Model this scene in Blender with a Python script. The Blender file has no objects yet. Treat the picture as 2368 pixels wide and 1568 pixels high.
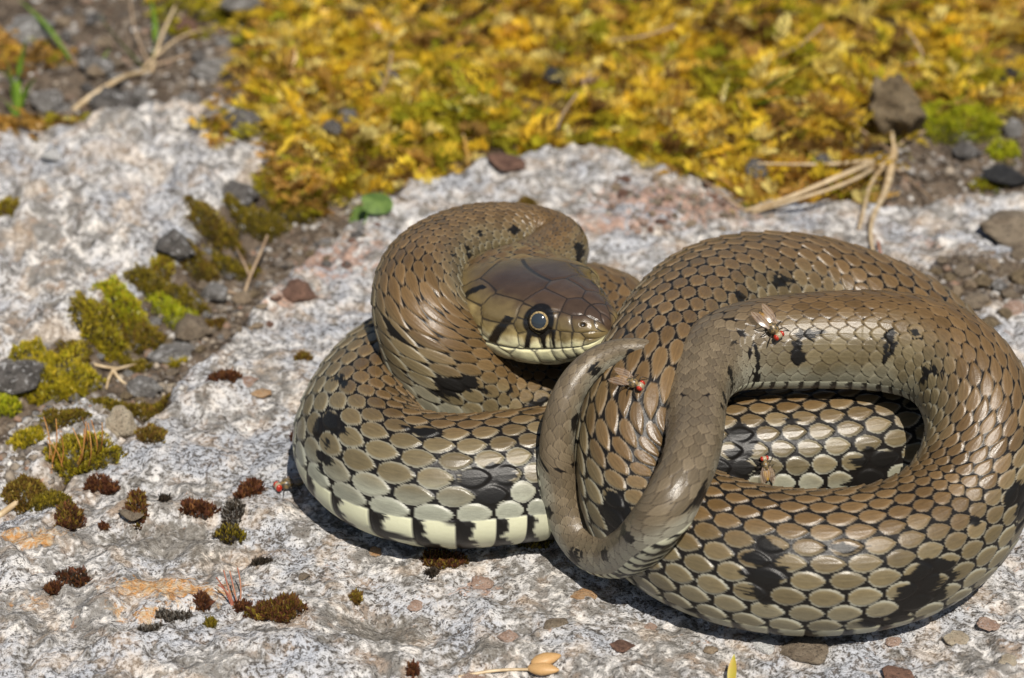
import bpy, bmesh, math, random
import numpy as np
from mathutils import Vector, Matrix

# ------------------------------------------------------------------ camera, sky, sun, exposure
# 1 scene unit = 10 cm; 1000 "k" = 1 unit
K = 0.001
scene = bpy.context.scene
COL = scene.collection
PITCH = math.radians(30.0)
LENS, SENSOR = 100.0, 36.0
HALF = SENSOR / 2 / LENS
DIST = 2.367 / 2 / HALF
cam_data = bpy.data.cameras.new('camera')
cam = bpy.data.objects.new('camera', cam_data)
COL.objects.link(cam)
cam_data.lens = LENS
cam_data.sensor_width = SENSOR
cam_data.clip_start = 0.05
cam_data.clip_end = 500
CAM = np.array([0.0, -DIST * math.cos(PITCH), DIST * math.sin(PITCH)])
cam.location = CAM
cam.rotation_euler = (math.pi / 2 - PITCH, 0, 0)
cam_data.dof.use_dof = True
cam_data.dof.focus_distance = DIST - 0.88
cam_data.dof.aperture_fstop = 1.85
cam_data.dof.aperture_blades = 7
scene.camera = cam

SUN_DIR = Vector((0.14, -0.58, 0.80)).normalized()     # towards the sun: right, behind the camera, high
world = bpy.data.worlds.new('World')
scene.world = world
world.use_nodes = True
wn = world.node_tree
sky = wn.nodes.new('ShaderNodeTexSky')
sky.sky_type = 'NISHITA'
sky.sun_disc = False
sky.sun_elevation = math.asin(SUN_DIR.z)
sky.sun_rotation = math.atan2(SUN_DIR.x, SUN_DIR.y)
wn.links.new(sky.outputs[0], wn.nodes['Background'].inputs[0])
wn.nodes['Background'].inputs[1].default_value = 0.055
sun_l = bpy.data.lights.new('sun', 'SUN')
sun_l.energy = 4.7
sun_l.angle = math.radians(0.5)
sun_l.color = (1.0, 0.94, 0.85)
sun = bpy.data.objects.new('sun', sun_l)
COL.objects.link(sun)
sun.rotation_euler = SUN_DIR.to_track_quat('Z', 'Y').to_euler()
sun.location = SUN_DIR * 12
scene.view_settings.view_transform = 'Standard'
scene.view_settings.look = 'None'
scene.view_settings.exposure = 0.22
scene.view_settings.gamma = 1.0
scene.view_settings.use_curve_mapping = False
scene.render.engine = 'CYCLES'
scene.cycles.max_bounces = 8
scene.cycles.transparent_max_bounces = 8
scene.cycles.use_denoising = True

# ------------------------------------------------------------------ helpers
def unproject(px, py, z=0.0):
    """point of the scene at height z (k) that stands at this spot of a 2367 x 1568 picture"""
    dx = (px - 1183.5) / 1183.5 * HALF
    dy = (784.0 - py) / 1183.5 * HALF
    f = np.array([0, math.cos(PITCH), -math.sin(PITCH)])
    u = np.array([0, math.sin(PITCH), math.cos(PITCH)])
    d = f + dx * np.array([1, 0, 0]) + dy * u
    t = (z * K - CAM[2]) / d[2]
    return CAM + d * t

def sstep(a, b, x):
    t = np.clip((x - a) / (b - a), 0, 1)
    return t * t * (3 - 2 * t)

def _hash(ix, iy, iz, seed):
    h = (ix.astype(np.uint32) * np.uint32(374761393) + iy.astype(np.uint32) * np.uint32(668265263)
         + iz.astype(np.uint32) * np.uint32(2147483647 - 1274126177 + 7) + np.uint32((seed * 974711 + 11) & 0xffffffff))
    h = (h ^ (h >> np.uint32(13))) * np.uint32(1274126177)
    h = (h ^ (h >> np.uint32(16))) * np.uint32(2246822519)
    return h ^ (h >> np.uint32(15))

def hash01(ix, iy, seed=0):
    ix = np.asarray(ix).astype(np.int64); iy = np.asarray(iy).astype(np.int64)
    return _hash(ix, iy, np.zeros_like(ix), seed).astype(np.float64) / 4294967295.0

def noise2(x, y, seed=0):
    """gradient noise, about -0.7..0.7"""
    xi = np.floor(x).astype(np.int64); yi = np.floor(y).astype(np.int64)
    xf = x - xi; yf = y - yi
    u = xf * xf * xf * (xf * (xf * 6 - 15) + 10); v = yf * yf * yf * (yf * (yf * 6 - 15) + 10)
    def g(ax, ay, dx, dy):
        a = hash01(ax, ay, seed) * (2 * math.pi)
        return np.cos(a) * dx + np.sin(a) * dy
    n00 = g(xi, yi, xf, yf); n10 = g(xi + 1, yi, xf - 1, yf)
    n01 = g(xi, yi + 1, xf, yf - 1); n11 = g(xi + 1, yi + 1, xf - 1, yf - 1)
    return (n00 * (1 - u) + n10 * u) * (1 - v) + (n01 * (1 - u) + n11 * u) * v

def fbm(x, y, oct=5, seed=0, gain=0.5, lac=2.03):
    s = 0; a = 1.0; f = 1.0
    for o in range(oct):
        s = s + a * noise2(x * f + 17.3 * o, y * f - 9.1 * o, seed + o)
        a *= gain; f *= lac
    return s

def mesh_np(name, V, F, smooth=True):
    me = bpy.data.meshes.new(name)
    V = np.asarray(V, np.float32); F = np.asarray(F, np.int32)
    me.vertices.add(len(V)); me.vertices.foreach_set('co', V.ravel())
    n, k = F.shape
    me.loops.add(n * k); me.loops.foreach_set('vertex_index', F.ravel())
    me.polygons.add(n); me.polygons.foreach_set('loop_start', np.arange(0, n * k, k, dtype=np.int32))
    me.polygons.foreach_set('loop_total', np.full(n, k, np.int32))
    if smooth:
        me.polygons.foreach_set('use_smooth', np.ones(n, bool))
    me.update(calc_edges=True)
    return me

def set_col(me, name, C):
    a = me.attributes.new(name, 'FLOAT_COLOR', 'POINT')
    C = np.asarray(C, np.float32)
    if C.shape[1] == 3:
        C = np.concatenate([C, np.ones((len(C), 1), np.float32)], 1)
    a.data.foreach_set('color', C.ravel())

def set_val(me, name, X):
    a = me.attributes.new(name, 'FLOAT', 'POINT')
    a.data.foreach_set('value', np.asarray(X, np.float32))

def link(name, me, mat=None, parent=None):
    o = bpy.data.objects.new(name, me)
    COL.objects.link(o)
    if mat is not None and me is not None and not me.materials:
        me.materials.append(mat)
    if parent is not None:
        o.parent = parent
    return o

def tag(o, label=None, cat=None, group=None, kind=None):
    if label: o['label'] = label
    if cat: o['category'] = cat
    if group: o['group'] = group
    if kind: o['kind'] = kind
    return o

def thing(name, loc, label, cat, group=None):
    o = bpy.data.objects.new(name, None)
    o.empty_display_size = 0.02
    COL.objects.link(o)
    o.location = loc
    return tag(o, label, cat, group)

class N:
    """small node-graph writer"""
    def __init__(s, name):
        s.m = bpy.data.materials.new(name); s.m.use_nodes = True
        s.t = s.m.node_tree; s.b = s.t.nodes['Principled BSDF']; s.out = s.t.nodes['Material Output']
    def n(s, typ, **kw):
        nd = s.t.nodes.new(typ)
        for k, v in kw.items(): setattr(nd, k, v)
        return nd
    def l(s, a, b): s.t.links.new(a, b)
    def put(s, sock, v):
        if isinstance(v, bpy.types.NodeSocket): s.l(v, sock)
        elif v is not None:
            if sock.type == 'RGBA' and len(v) == 3: v = (*v, 1)
            sock.default_value = v
    def attr(s, name, out='Color'):
        return s.n('ShaderNodeAttribute', attribute_name=name).outputs[out]
    def coord(s): return s.n('ShaderNodeTexCoord').outputs['Object']
    def noise(s, vec, scale, detail=4, rough=0.55, dist=0.0, out='Fac'):
        nd = s.n('ShaderNodeTexNoise'); s.put(nd.inputs['Vector'], vec)
        nd.inputs['Scale'].default_value = scale; nd.inputs['Detail'].default_value = detail
        nd.inputs['Roughness'].default_value = rough; nd.inputs['Distortion'].default_value = dist
        return nd.outputs[out]
    def vor(s, vec, scale, feature='F1', out='Distance', rnd=1.0):
        nd = s.n('ShaderNodeTexVoronoi', feature=feature); s.put(nd.inputs['Vector'], vec)
        nd.inputs['Scale'].default_value = scale; nd.inputs['Randomness'].default_value = rnd
        return nd.outputs[out]
    def ramp(s, fac, lo, hi, interp='SMOOTHSTEP'):
        nd = s.n('ShaderNodeMapRange', interpolation_type=interp); s.put(nd.inputs['Value'], fac)
        nd.inputs['From Min'].default_value = lo; nd.inputs['From Max'].default_value = hi
        return nd.outputs[0]
    def mix(s, f, a, b, mode='MIX'):
        nd = s.n('ShaderNodeMix', data_type='RGBA', blend_type=mode)
        s.put(nd.inputs[0], f); s.put(nd.inputs[6], a); s.put(nd.inputs[7], b)
        return nd.outputs[2]
    def math(s, op, a, b=None, c=None):
        nd = s.n('ShaderNodeMath', operation=op)
        s.put(nd.inputs[0], a)
        if b is not None: s.put(nd.inputs[1], b)
        if c is not None: s.put(nd.inputs[2], c)
        return nd.outputs[0]
    def bump(s, h, strength=0.5, dist=0.01, normal=None):
        nd = s.n('ShaderNodeBump'); nd.inputs['Strength'].default_value = strength
        nd.inputs['Distance'].default_value = dist; s.put(nd.inputs['Height'], h)
        if normal is not None: s.l(normal, nd.inputs['Normal'])
        return nd.outputs[0]
    def set(s, **kw):
        for k, v in kw.items(): s.put(s.b.inputs[k.replace('_', ' ')], v)
        return s.m
# ------------------------------------------------------------------ the ground: lichen-crusted rock, a crevice, soil at the back
def ground_poly(pts):
    return np.array([unproject(x, y, 0)[:2] for x, y in pts])

SLAB = ground_poly([(-500, 1420), (-200, 1290), (0, 1195), (130, 1120), (265, 1045), (380, 935), (470, 838), (550, 765), (640, 668), (720, 600),
                    (840, 505), (960, 425), (1100, 378), (1230, 338), (1400, 332), (1500, 362), (1640, 405), (1730, 450), (1900, 452), (2050, 470),
                    (2250, 455), (2367, 450), (3100, 440), (3600, 1400), (2600, 2600), (600, 2800), (-700, 2200)])
LEFT = ground_poly([(-700, 420), (-300, 380), (0, 335), (60, 305), (200, 290), (330, 268), (440, 252), (560, 280), (640, 330), (655, 415), (540, 470),
                    (455, 560), (385, 640), (290, 690), (200, 790), (100, 805), (0, 835), (-300, 870), (-700, 900)])
LOW = ground_poly([(-500, 1040), (0, 985), (110, 935), (250, 905), (320, 960), (280, 1010), (150, 1075), (20, 1160), (-300, 1290)])
MOSSY = ground_poly([(420, -700), (520, -60), (560, 60), (585, 200), (600, 330), (690, 420), (820, 400), (960, 410), (1090, 360), (1230, 325), (1420, 318),
                     (1600, 370), (1720, 440), (1880, 440), (1990, 440), (2020, 330), (2100, 290), (2367, 240), (3000, 220), (3000, -900)])

def in_poly(P, x, y):
    ins = np.zeros(np.shape(x), bool); n = len(P)
    for i in range(n):
        (x1, y1), (x2, y2) = P[i], P[(i + 1) % n]
        c = ((y1 > y) != (y2 > y)) & (x < (x2 - x1) * (y - y1) / (y2 - y1 + 1e-15) + x1)
        ins ^= c
    return ins

def sdist(P, x, y):
    d = np.full(np.shape(x), 1e9); n = len(P)
    for i in range(n):
        a = P[i]; b = P[(i + 1) % n]; ab = b - a
        t = np.clip(((x - a[0]) * ab[0] + (y - a[1]) * ab[1]) / (ab @ ab), 0, 1)
        d = np.minimum(d, np.hypot(x - a[0] - ab[0] * t, y - a[1] - ab[1] * t))
    return np.where(in_poly(P, x, y), d, -d)

SNAKE_C = unproject(1560, 1080, 0)
def masks(x, y):
    wx = x + 0.03 * fbm(x * 5, y * 5, 3, 101); wy = y + 0.045 * fbm(x * 5, y * 5, 3, 131)
    return sdist(SLAB, wx, wy), sdist(LEFT, wx, wy), sdist(LOW, wx, wy)

def height(x, y, fine=True):
    x = np.asarray(x, float); y = np.asarray(y, float)
    dA, dB, dC = masks(x, y)
    mA = sstep(-0.075, 0.02, dA); mB = sstep(-0.10, 0.06, dB); mC = sstep(-0.08, 0.05, dC)
    rock = np.maximum(np.maximum(mA, mB), mC)
    near = np.exp(-(((x - SNAKE_C[0]) / 0.95) ** 2 + ((y - SNAKE_C[1] - 0.15) / 0.85) ** 2) ** 2)
    lowf = 0.030 * fbm(x * 2.2, y * 2.2, 2, 1)
    h = -0.085 + 0.085 * mA
    h = np.maximum(h, -0.085 + 0.12 * mB); h = np.maximum(h, -0.085 + 0.075 * mC)
    backz = sstep(0.02, -0.35, dA) * sstep(0.3, 0.9, y)
    h = h + backz * (1 - mB) * (0.03 + 0.05 * fbm(x * 3, y * 3, 3, 11))
    # rough rock: lumps, hollows, crust
    lump = np.abs(fbm(x * 7, y * 7, 2, 3)); pit = np.abs(noise2(x * 19, y * 19, 5))
    rough = 0.034 * (lump - 0.22) + 0.016 * (0.25 - pit) + 0.035 * fbm(x * 4.3, y * 4.3, 3, 2)
    rough = rough * (1 + 0.9 * mB) * (1 - 0.72 * near)
    h = h + lowf * (1 - near) + rough * (0.35 + 0.65 * rock)
    # hollow with clay in the slab and a low ledge, as on the picture's left foreground
    for px, py, rx, ry, dz in [(395, 1285, 0.20, 0.10, -0.022), (880, 1440, 0.11, 0.07, -0.020), (400, 1180, 0.14, 0.05, 0.018), (1170, 1500, 0.14, 0.05, 0.016), (760, 1520, 0.3, 0.09, 0.018)]:
        c = unproject(px, py, 0)
        h = h + dz * np.exp(-(((x - c[0]) / rx) ** 2 + ((y - c[1]) / ry) ** 2) ** 1.5)
    h = h + (1 - rock) * (0.022 * np.abs(fbm(x * 16, y * 16, 2, 71)) + 0.010 * noise2(x * 40, y * 40, 72))
    if fine:
        h = h + (0.0095 * fbm(x * 26, y * 26, 2, 4) + 0.0060 * np.abs(noise2(x * 55, y * 55, 6)) + 0.0034 * noise2(x * 120, y * 120, 7)) * (0.5 + 0.5 * rock) * (1 - 0.35 * near)
    return h

def on_ground(px, py):
    z = 0.0
    for _ in range(5):
        p = unproject(px, py, z / K)
        z = 0.5 * z + 0.5 * float(height(p[:1], p[1:2])[0])
    p = unproject(px, py, z / K)
    return np.array([p[0], p[1], float(height(p[:1], p[1:2])[0])])

def lines(lo, hi, n, far_lo, far_hi, grow=1.35):
    mid = np.linspace(lo, hi, n); st = mid[1] - mid[0]
    a = []; x = lo; s = st
    while x > far_lo: s *= grow; x -= s; a.append(x)
    b = []; x = hi; s = st
    while x < far_hi: s *= grow; x += s; b.append(x)
    return np.concatenate([a[::-1], mid, b])

gx = lines(-1.62, 1.62, 880, -24, 24); gy = lines(-1.36, 2.35, 640, -14, 40)
X, Y = np.meshgrid(gx, gy)
Z = height(X, Y)
nx, ny = len(gx), len(gy)
i = np.arange(ny - 1)[:, None]; j = np.arange(nx - 1)[None, :]
F = np.stack([i * nx + j, i * nx + j + 1, (i + 1) * nx + j + 1, (i + 1) * nx + j], -1).reshape(-1, 4)
gme = mesh_np('rock_ground', np.stack([X, Y, Z], -1).reshape(-1, 3), F)
dA, dB, dC = masks(X, Y)
rockm = np.maximum(np.maximum(sstep(-0.03, 0.015, dA), sstep(-0.03, 0.03, dB)), sstep(-0.03, 0.03, dC))
_c = unproject(2262, 655, 0)
rockm = rockm * (1 - 0.95 * np.exp(-(((X - _c[0]) / 0.21) ** 2 + ((Y - _c[1]) / 0.12) ** 2) ** 2))
mossm = sstep(-0.02, 0.12, sdist(MOSSY, X, Y))
stain = np.zeros_like(X); clay = np.zeros_like(X); red = np.zeros_like(X)
def blob(arr, px, py, rx, ry, amp=1.0):
    c = unproject(px, py, 0)
    np.maximum(arr, amp * np.exp(-(((X - c[0]) / rx) ** 2 + ((Y - c[1]) / ry) ** 2)), out=arr)
for a in [(400, 1370, .17, .07), (75, 1250, .10, .05), (330, 1430, .1, .05, .8), (60, 1400, .08, .06, .6), (520, 1365, .1, .05, .5)]: blob(stain, *a)
for a in [(395, 1255, .22, .09), (890, 1445, .13, .09), (1120, 1510, .11, .06, .9), (480, 1125, .07, .05, .7), (100, 1440, .2, .1, .55), (1870, 1490, .1, .07, .9), (2250, 640, .25, .1, .8)]: blob(clay, *a)
for a in [(1560, 470, .28, .16), (1420, 520, .2, .1, .8), (760, 600, .2, .14, .9), (660, 690, .16, .1, .7), (1110, 1355, .08, .06, .7), (2150, 560, .1, .08, .6), (2000, 520, .12, .1, .5), (880, 420, .1, .1, .6)]: blob(red, *a)
set_val(gme, 'rock', rockm.ravel()); set_val(gme, 'moss', mossm.ravel())
set_val(gme, 'stain', stain.ravel()); set_val(gme, 'clay', clay.ravel()); set_val(gme, 'red', red.ravel())

def rock_nodes(m, co, sc=1.0):
    """lichen-crusted rock: grey stone, white crust, brown and black specks"""
    big = m.noise(co, 5 * sc, 5, 0.6, 0.4)
    medn = m.noise(co, 22 * sc, 5, 0.62, 0.6)
    fin = m.noise(co, 90 * sc, 4, 0.65, 0.3)
    tiny = m.noise(co, 260 * sc, 2, 0.6)
    stone = m.mix(m.ramp(medn, .35, .65), (.20, .185, .165), (.36, .345, .325))
    stone = m.mix(m.ramp(m.noise(co, 13 * sc, 3, 0.5), .52, .68), stone, (.33, .255, .195))
    crust_col = m.mix(m.ramp(medn, .3, .7), (.56, .56, .575), (.78, .73, .665))
    crust_col = m.mix(m.ramp(big, .4, .66), crust_col, (.47, .485, .52))
    cover = m.math('ADD', m.math('MULTIPLY', big, 0.65), m.math('ADD', m.math('MULTIPLY', medn, 0.75), m.math('MULTIPLY', fin, 0.65)))
    col = m.mix(m.ramp(cover, .93, 1.12), stone, crust_col)
    speck = m.math('ADD', m.math('MULTIPLY', fin, 0.62), m.math('ADD', m.math('MULTIPLY', tiny, 0.38), m.math('MULTIPLY', m.math('SUBTRACT', big, 0.5), -0.30)))
    col = m.mix(m.math('MULTIPLY', m.ramp(speck, .475, .405), .85), col, (.06, .052, .045))
    spot2 = m.noise(co, 38 * sc, 4, 0.7, 0.8)
    col = m.mix(m.math('MULTIPLY', m.ramp(spot2, .41, .33), 0.7), col, (.13, .105, .085))
    warmp = m.noise(co, 9 * sc, 4, 0.6, 0.7)
    col = m.mix(m.math('MULTIPLY', m.ramp(warmp, .50, .66), 0.5), col, m.mix(m.ramp(fin, .4, .6), (.36, .27, .19), (.62, .50, .38)))
    rust = m.noise(co, 16 * sc, 4, 0.7, 1.0)
    col = m.mix(m.math('MULTIPLY', m.ramp(rust, .66, .74), 0.75), col, (.40, .19, .085))
    return col, big, medn, fin, tiny

rm = N('lichen_rock'); co = rm.coord()
col, big, medn, fin, tiny = rock_nodes(rm, co)
st = rm.attr('stain', 'Fac'); cl = rm.attr('clay', 'Fac'); rd = rm.attr('red', 'Fac')
warp = rm.noise(co, 30, 5, 0.7, 1.2)
def patch(mask, lo, hi): return rm.ramp(rm.math('ADD', mask, rm.math('MULTIPLY', rm.math('SUBTRACT', warp, 0.5), 2.2)), lo, hi)
col = rm.mix(rm.math('MULTIPLY', patch(st, .55, .95), 0.85), col, rm.mix(rm.ramp(fin, .4, .6), (.55, .25, .06), (.50, .36, .20)))
col = rm.mix(rm.math('MULTIPLY', patch(cl, .50, .85), 0.88), col, rm.mix(rm.ramp(fin, .35, .65), (.12, .105, .085), (.24, .22, .19)))
col = rm.mix(rm.math('MULTIPLY', patch(rd, .55, .9), 0.8), col, rm.mix(rm.ramp(warp, .42, .6), (.17, .075, .05), (.52, .33, .24)))
soil = rm.mix(rm.ramp(medn, .35, .65), (.045, .032, .022), (.16, .12, .085))
soil = rm.mix(rm.math('MULTIPLY', rm.ramp(fin, .55, .7), .7), soil, (.34, .29, .23))
soil = rm.mix(rm.math('MULTIPLY', rm.math('MULTIPLY', rm.attr('moss', 'Fac'), rm.ramp(big, .3, .55)), 0.7), soil, (.20, .13, .03))
col = rm.mix(rm.ramp(rm.math('ADD', rm.attr('rock', 'Fac'), rm.math('MULTIPLY', rm.math('SUBTRACT', warp, .5), .9)), .35, .6), soil, col)
hb_ = rm.math('ADD', rm.math('MULTIPLY', fin, 1.0), rm.math('ADD', rm.math('MULTIPLY', medn, 1.6), rm.math('MULTIPLY', tiny, 0.5)))
rm.set(Base_Color=col, Roughness=0.88, Normal=rm.bump(hb_, 0.8, 0.012))
rm.b.inputs['Specular IOR Level'].default_value = 0.25
ground = tag(link('rock_ground', gme, rm.m), 'pale lichen crusted rock slab with a mossy crevice', kind='structure')
# ------------------------------------------------------------------ the snake
# way points from snout to tail tip: picture x, y, height of the axis (k), radius (k)
WAY = [
 (1410, 768, 404, 20), (1358, 749, 397, 60), (1305, 729, 388, 80), (1253, 707, 381, 86), (1222, 687, 373, 84),
 (1207, 655, 362, 78), (1232, 622, 352, 70), (1274, 596, 342, 69), (1286, 572, 335, 72), (1250, 556, 335, 76),
 (1180, 549, 345, 80), (1100, 558, 362, 86), (1020, 594, 378, 95), (972, 655, 384, 105), (980, 745, 352, 112),
 (1035, 840, 265, 118), (1120, 915, 170, 120), (1225, 940, 125, 122), (1335, 905, 122, 124), (1410, 830, 122, 126),
 (1415, 760, 122, 126), (1340, 735, 122, 128), (1200, 765, 125, 132), (1040, 810, 130, 138), (925, 865, 138, 144),
 (856, 945, 144, 149), (850, 1035, 147, 152), (925, 1092, 149, 153), (1050, 1112, 150, 153), (1200, 1100, 150, 152),
 (1350, 1085, 149, 150), (1550, 1070, 149, 150), (1750, 1052, 149, 150), (1920, 1035, 149, 150), (2070, 1000, 149, 150),
 (2165, 925, 152, 150), (2135, 820, 165, 150), (2010, 740, 190, 150), (1880, 698, 220, 150), (1750, 688, 262, 150),
 (1655, 708, 300, 150), (1582, 765, 335, 148), (1528, 850, 345, 146), (1494, 945, 325, 146), (1480, 1050, 262, 148),
 (1510, 1158, 196, 152), (1605, 1236, 165, 156), (1750, 1282, 158, 160), (1930, 1292, 158, 160), (2095, 1258, 160, 156),
 (2215, 1170, 195, 147), (2266, 1050, 270, 134), (2262, 930, 345, 124), (2195, 832, 392, 116), (2070, 788, 402, 112),
 (1910, 782, 400, 108), (1770, 790, 398, 102), (1672, 812, 398, 92), (1620, 860, 392, 82), (1607, 930, 382, 72),
 (1606, 1005, 375, 65), (1585, 1085, 365, 63), (1545, 1165, 325, 62), (1490, 1240, 230, 59), (1420, 1280, 120, 54),
 (1345, 1245, 100, 49), (1302, 1160, 165, 44), (1287, 1070, 252, 41), (1292, 980, 336, 38), (1318, 900, 400, 35),
 (1370, 838, 440, 31), (1440, 808, 452, 26), (1505, 807, 448, 20), (1565, 824, 422, 13), (1612, 842, 392, 6),
]
W = np.array([unproject(x, y, z) for x, y, z, r in WAY])
fwd = np.array([0, math.cos(PITCH), -math.sin(PITCH)])
depth = (W - CAM) @ fwd
R = np.array([w[3] for w in WAY]) * K * depth / DIST

def spline(T, P, t):
    """natural cubic spline through P at parameters T"""
    n = len(T); h = np.diff(T); P = P.reshape(n, -1)
    A = np.zeros((n, n)); B = np.zeros_like(P)
    A[0, 0] = A[-1, -1] = 1
    for i in range(1, n - 1):
        A[i, i - 1] = h[i - 1]; A[i, i] = 2 * (h[i - 1] + h[i]); A[i, i + 1] = h[i]
        B[i] = 6 * ((P[i + 1] - P[i]) / h[i] - (P[i] - P[i - 1]) / h[i - 1])
    M = np.linalg.solve(A, B)
    i = np.clip(np.searchsorted(T, t, side='right') - 1, 0, n - 2)
    hi = h[i][:, None]; a = (T[i + 1] - t)[:, None]; b = (t - T[i])[:, None]
    return (M[i] * a ** 3 + M[i + 1] * b ** 3) / (6 * hi) + (P[i] / hi - M[i] * hi / 6) * a + (P[i + 1] / hi - M[i + 1] * hi / 6) * b

chord = np.concatenate([[0], np.cumsum(np.linalg.norm(np.diff(W, axis=0), axis=1))])
tt = np.linspace(0, chord[-1], 12000)
C0 = spline(chord, W, tt)
arc = np.concatenate([[0], np.cumsum(np.linalg.norm(np.diff(C0, axis=0), axis=1))])
LEN = arc[-1]
HS = 1.13
HEADL = 300 * HS * K
STEP = 3.0 * K
S = np.concatenate([np.linspace(0, 1, 170) ** 1.25 * HEADL, np.arange(HEADL + STEP, LEN, STEP)])
C = np.stack([np.interp(S, arc, C0[:, k]) for k in range(3)], 1)
kk = np.ones(41) / 41.0
RAD = np.interp(np.interp(S, arc, tt), chord, R)
pad = 20
RAD = np.convolve(np.pad(RAD, pad, mode='edge'), kk, 'valid')
T = np.gradient(C, S, axis=0)
T /= np.linalg.norm(T, axis=1)[:, None]
T = np.stack([np.convolve(np.pad(T[:, k], 6, mode='edge'), np.ones(13) / 13, 'valid') for k in range(3)], 1)
T /= np.linalg.norm(T, axis=1)[:, None]
UP = np.array([0, 0, 1.0]) - T * T[:, 2:3]
UP /= np.linalg.norm(UP, axis=1)[:, None]
SIDE = np.cross(T, UP)            # tail-ward tangent x up: the snake's left... seen from the tail its right
wayS = np.interp(chord, tt, arc)                       # arc length at each way point
def along(table):
    ks = sorted(table); return np.interp(S, [wayS[k] if k < len(wayS) else LEN for k in ks], [table[k] for k in ks])
ROLL = np.radians(along({0: 0, 9: 0, 12: 6, 14: 14, 17: 0, 22: -10, 24: -28, 26: -37, 29: -37, 32: -24, 34: -18, 37: 0, 42: 0, 47: -4, 51: 0, 54: 8, 57: 10, 60: 0, 73: 0}))
GAP = along({0: 0.97, 9: 0.98, 14: 0.98, 17: 0.95, 24: 0.97, 27: 0.93, 30: 0.88, 34: 0.86, 38: 0.98, 43: 0.93, 46: 0.88, 50: 0.91, 52: 0.97, 54: 1.03, 57: 1.13, 59: 1.2, 73: 1.2})
UP, SIDE = UP * np.cos(ROLL)[:, None] + SIDE * np.sin(ROLL)[:, None], SIDE * np.cos(ROLL)[:, None] - UP * np.sin(ROLL)[:, None]

AV = math.radians(132)                                 # where the belly shields begin
ND, NV = 286, 22
ALPHA = np.concatenate([np.linspace(-AV, AV, ND), np.linspace(AV, 2 * math.pi - AV, NV + 2)[1:-1]])
NA = len(ALPHA); NS = len(S)
AW = (ALPHA + math.pi) % (2 * math.pi) - math.pi       # wrapped to -pi..pi
tS = S / K / HS
ht_t = [0, 3, 8, 16, 31, 47, 70, 101, 135, 180, 235, 275, 310, 345, 390]
ET = WT_EYE = 130 * 0.78
tab = lambda v: np.interp(tS, ht_t, v)
hb = sstep(310, 390, tS)
HW = np.where(tS < 390, tab([0, 20, 31, 40, 51, 58, 68, 80, 98, 120, 140, 146, 130, 94, 70]), 0) * (1 - hb) * K * HS + RAD * hb
HT = np.where(tS < 390, tab([0, 13, 21, 28, 37, 43, 51, 57, 60, 60, 60, 61, 62, 64, 70]), 0) * (1 - hb) * K * HS + RAD * hb
HB = np.where(tS < 390, tab([0, 14, 23, 33, 46, 55, 67, 80, 87, 90, 88, 84, 78, 72, 70]), 0) * (1 - hb) * K * HS + RAD * hb
ca, sa = np.cos(AW), np.sin(AW)
nh = (0.86 * (1 - hb) + 1.0 * hb)[:, None]
cx = np.sign(sa)[None, :] * np.abs(sa)[None, :] ** np.where(ca[None, :] < 0, nh * 0.62, nh)
cz = np.sign(ca)[None, :] * np.abs(ca)[None, :] ** np.where(ca[None, :] < 0, nh * 0.95, nh)
OFFX = cx * HW[:, None]
OFFZ = np.where(cz > 0, cz * HT[:, None], cz * HB[:, None])

# --- head shields: cells round seeds in (distance from snout, unrolled girth); crown 0, lip 130, chin 210
SEEDS = [  # id, t, a, weight
 ('rostral', 4, 0, 0), ('rostral', 4, 50, 0), ('rostral', 5, 100, 0),
 ('internasal', 36, 17, 0), ('nasal', 30, 58, 3), ('nasal', 44, 62, 0), ('prefrontal', 74, 26, 6), ('loreal', 72, 70, 0),
 ('preocular', 100, 72, -2), ('supraocular', 118, 40, 4), ('supraocular', 148, 42, 4), ('frontal', 118, 0, 6), ('frontal', 146, 0, 3), ('frontal', 168, 0, -8),
 ('parietal', 200, 27, 9), ('parietal', 238, 24, 12), ('eye', 130, 79, -3), ('postocular', 160, 70, -6), ('postocular2', 162, 92, -6),
 ('temporal1', 196, 78, 2), ('temporal2', 238, 70, 0), ('temporal3', 236, 100, 0), ('temporal4', 270, 62, -2), ('temporal5', 272, 92, -2),
 ('labial1', 20, 116, -3), ('labial2', 42, 112, 0), ('labial3', 66, 110, 0), ('labial4', 90, 110, 0), ('labial5', 116, 108, 0), ('labial6', 148, 112, 2),
 ('labial7', 192, 112, 4), ('labial8', 238, 122, 2), ('labial9', 272, 120, -2),
 ('lower1', 22, 144, 0), ('lower2', 44, 146, 0), ('lower3', 66, 146, 0), ('lower4', 90, 147, 0), ('lower5', 124, 147, 2), ('lower6', 168, 147, 2),
 ('lower7', 212, 147, 2), ('lower8', 256, 147, 2), ('chin1', 70, 185, 4), ('chin2', 130, 185, 4), ('chin3', 190, 185, 4), ('chin4', 250, 185, 4)]
WT = lambda t: t * 0.78 if t <= 165 else 128.7 + (t - 165) * (300 - 128.7) / 135
SEEDS = [(a, WT(b), c, d) for a, b, c, d in SEEDS]
ids = []
for sd in SEEDS:
    if sd[0] not in ids: ids.append(sd[0])
nh_rings = int(np.searchsorted(tS, 300))
dX = np.diff(OFFX[:nh_rings], axis=1, append=OFFX[:nh_rings, :1]); dZ = np.diff(OFFZ[:nh_rings], axis=1, append=OFFZ[:nh_rings, :1])
order = np.argsort(np.abs(AW), kind='stable')
seg = np.hypot(dX, dZ)
mid = int(np.argmin(np.abs(AW)))
absA = np.abs(AW)
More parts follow.
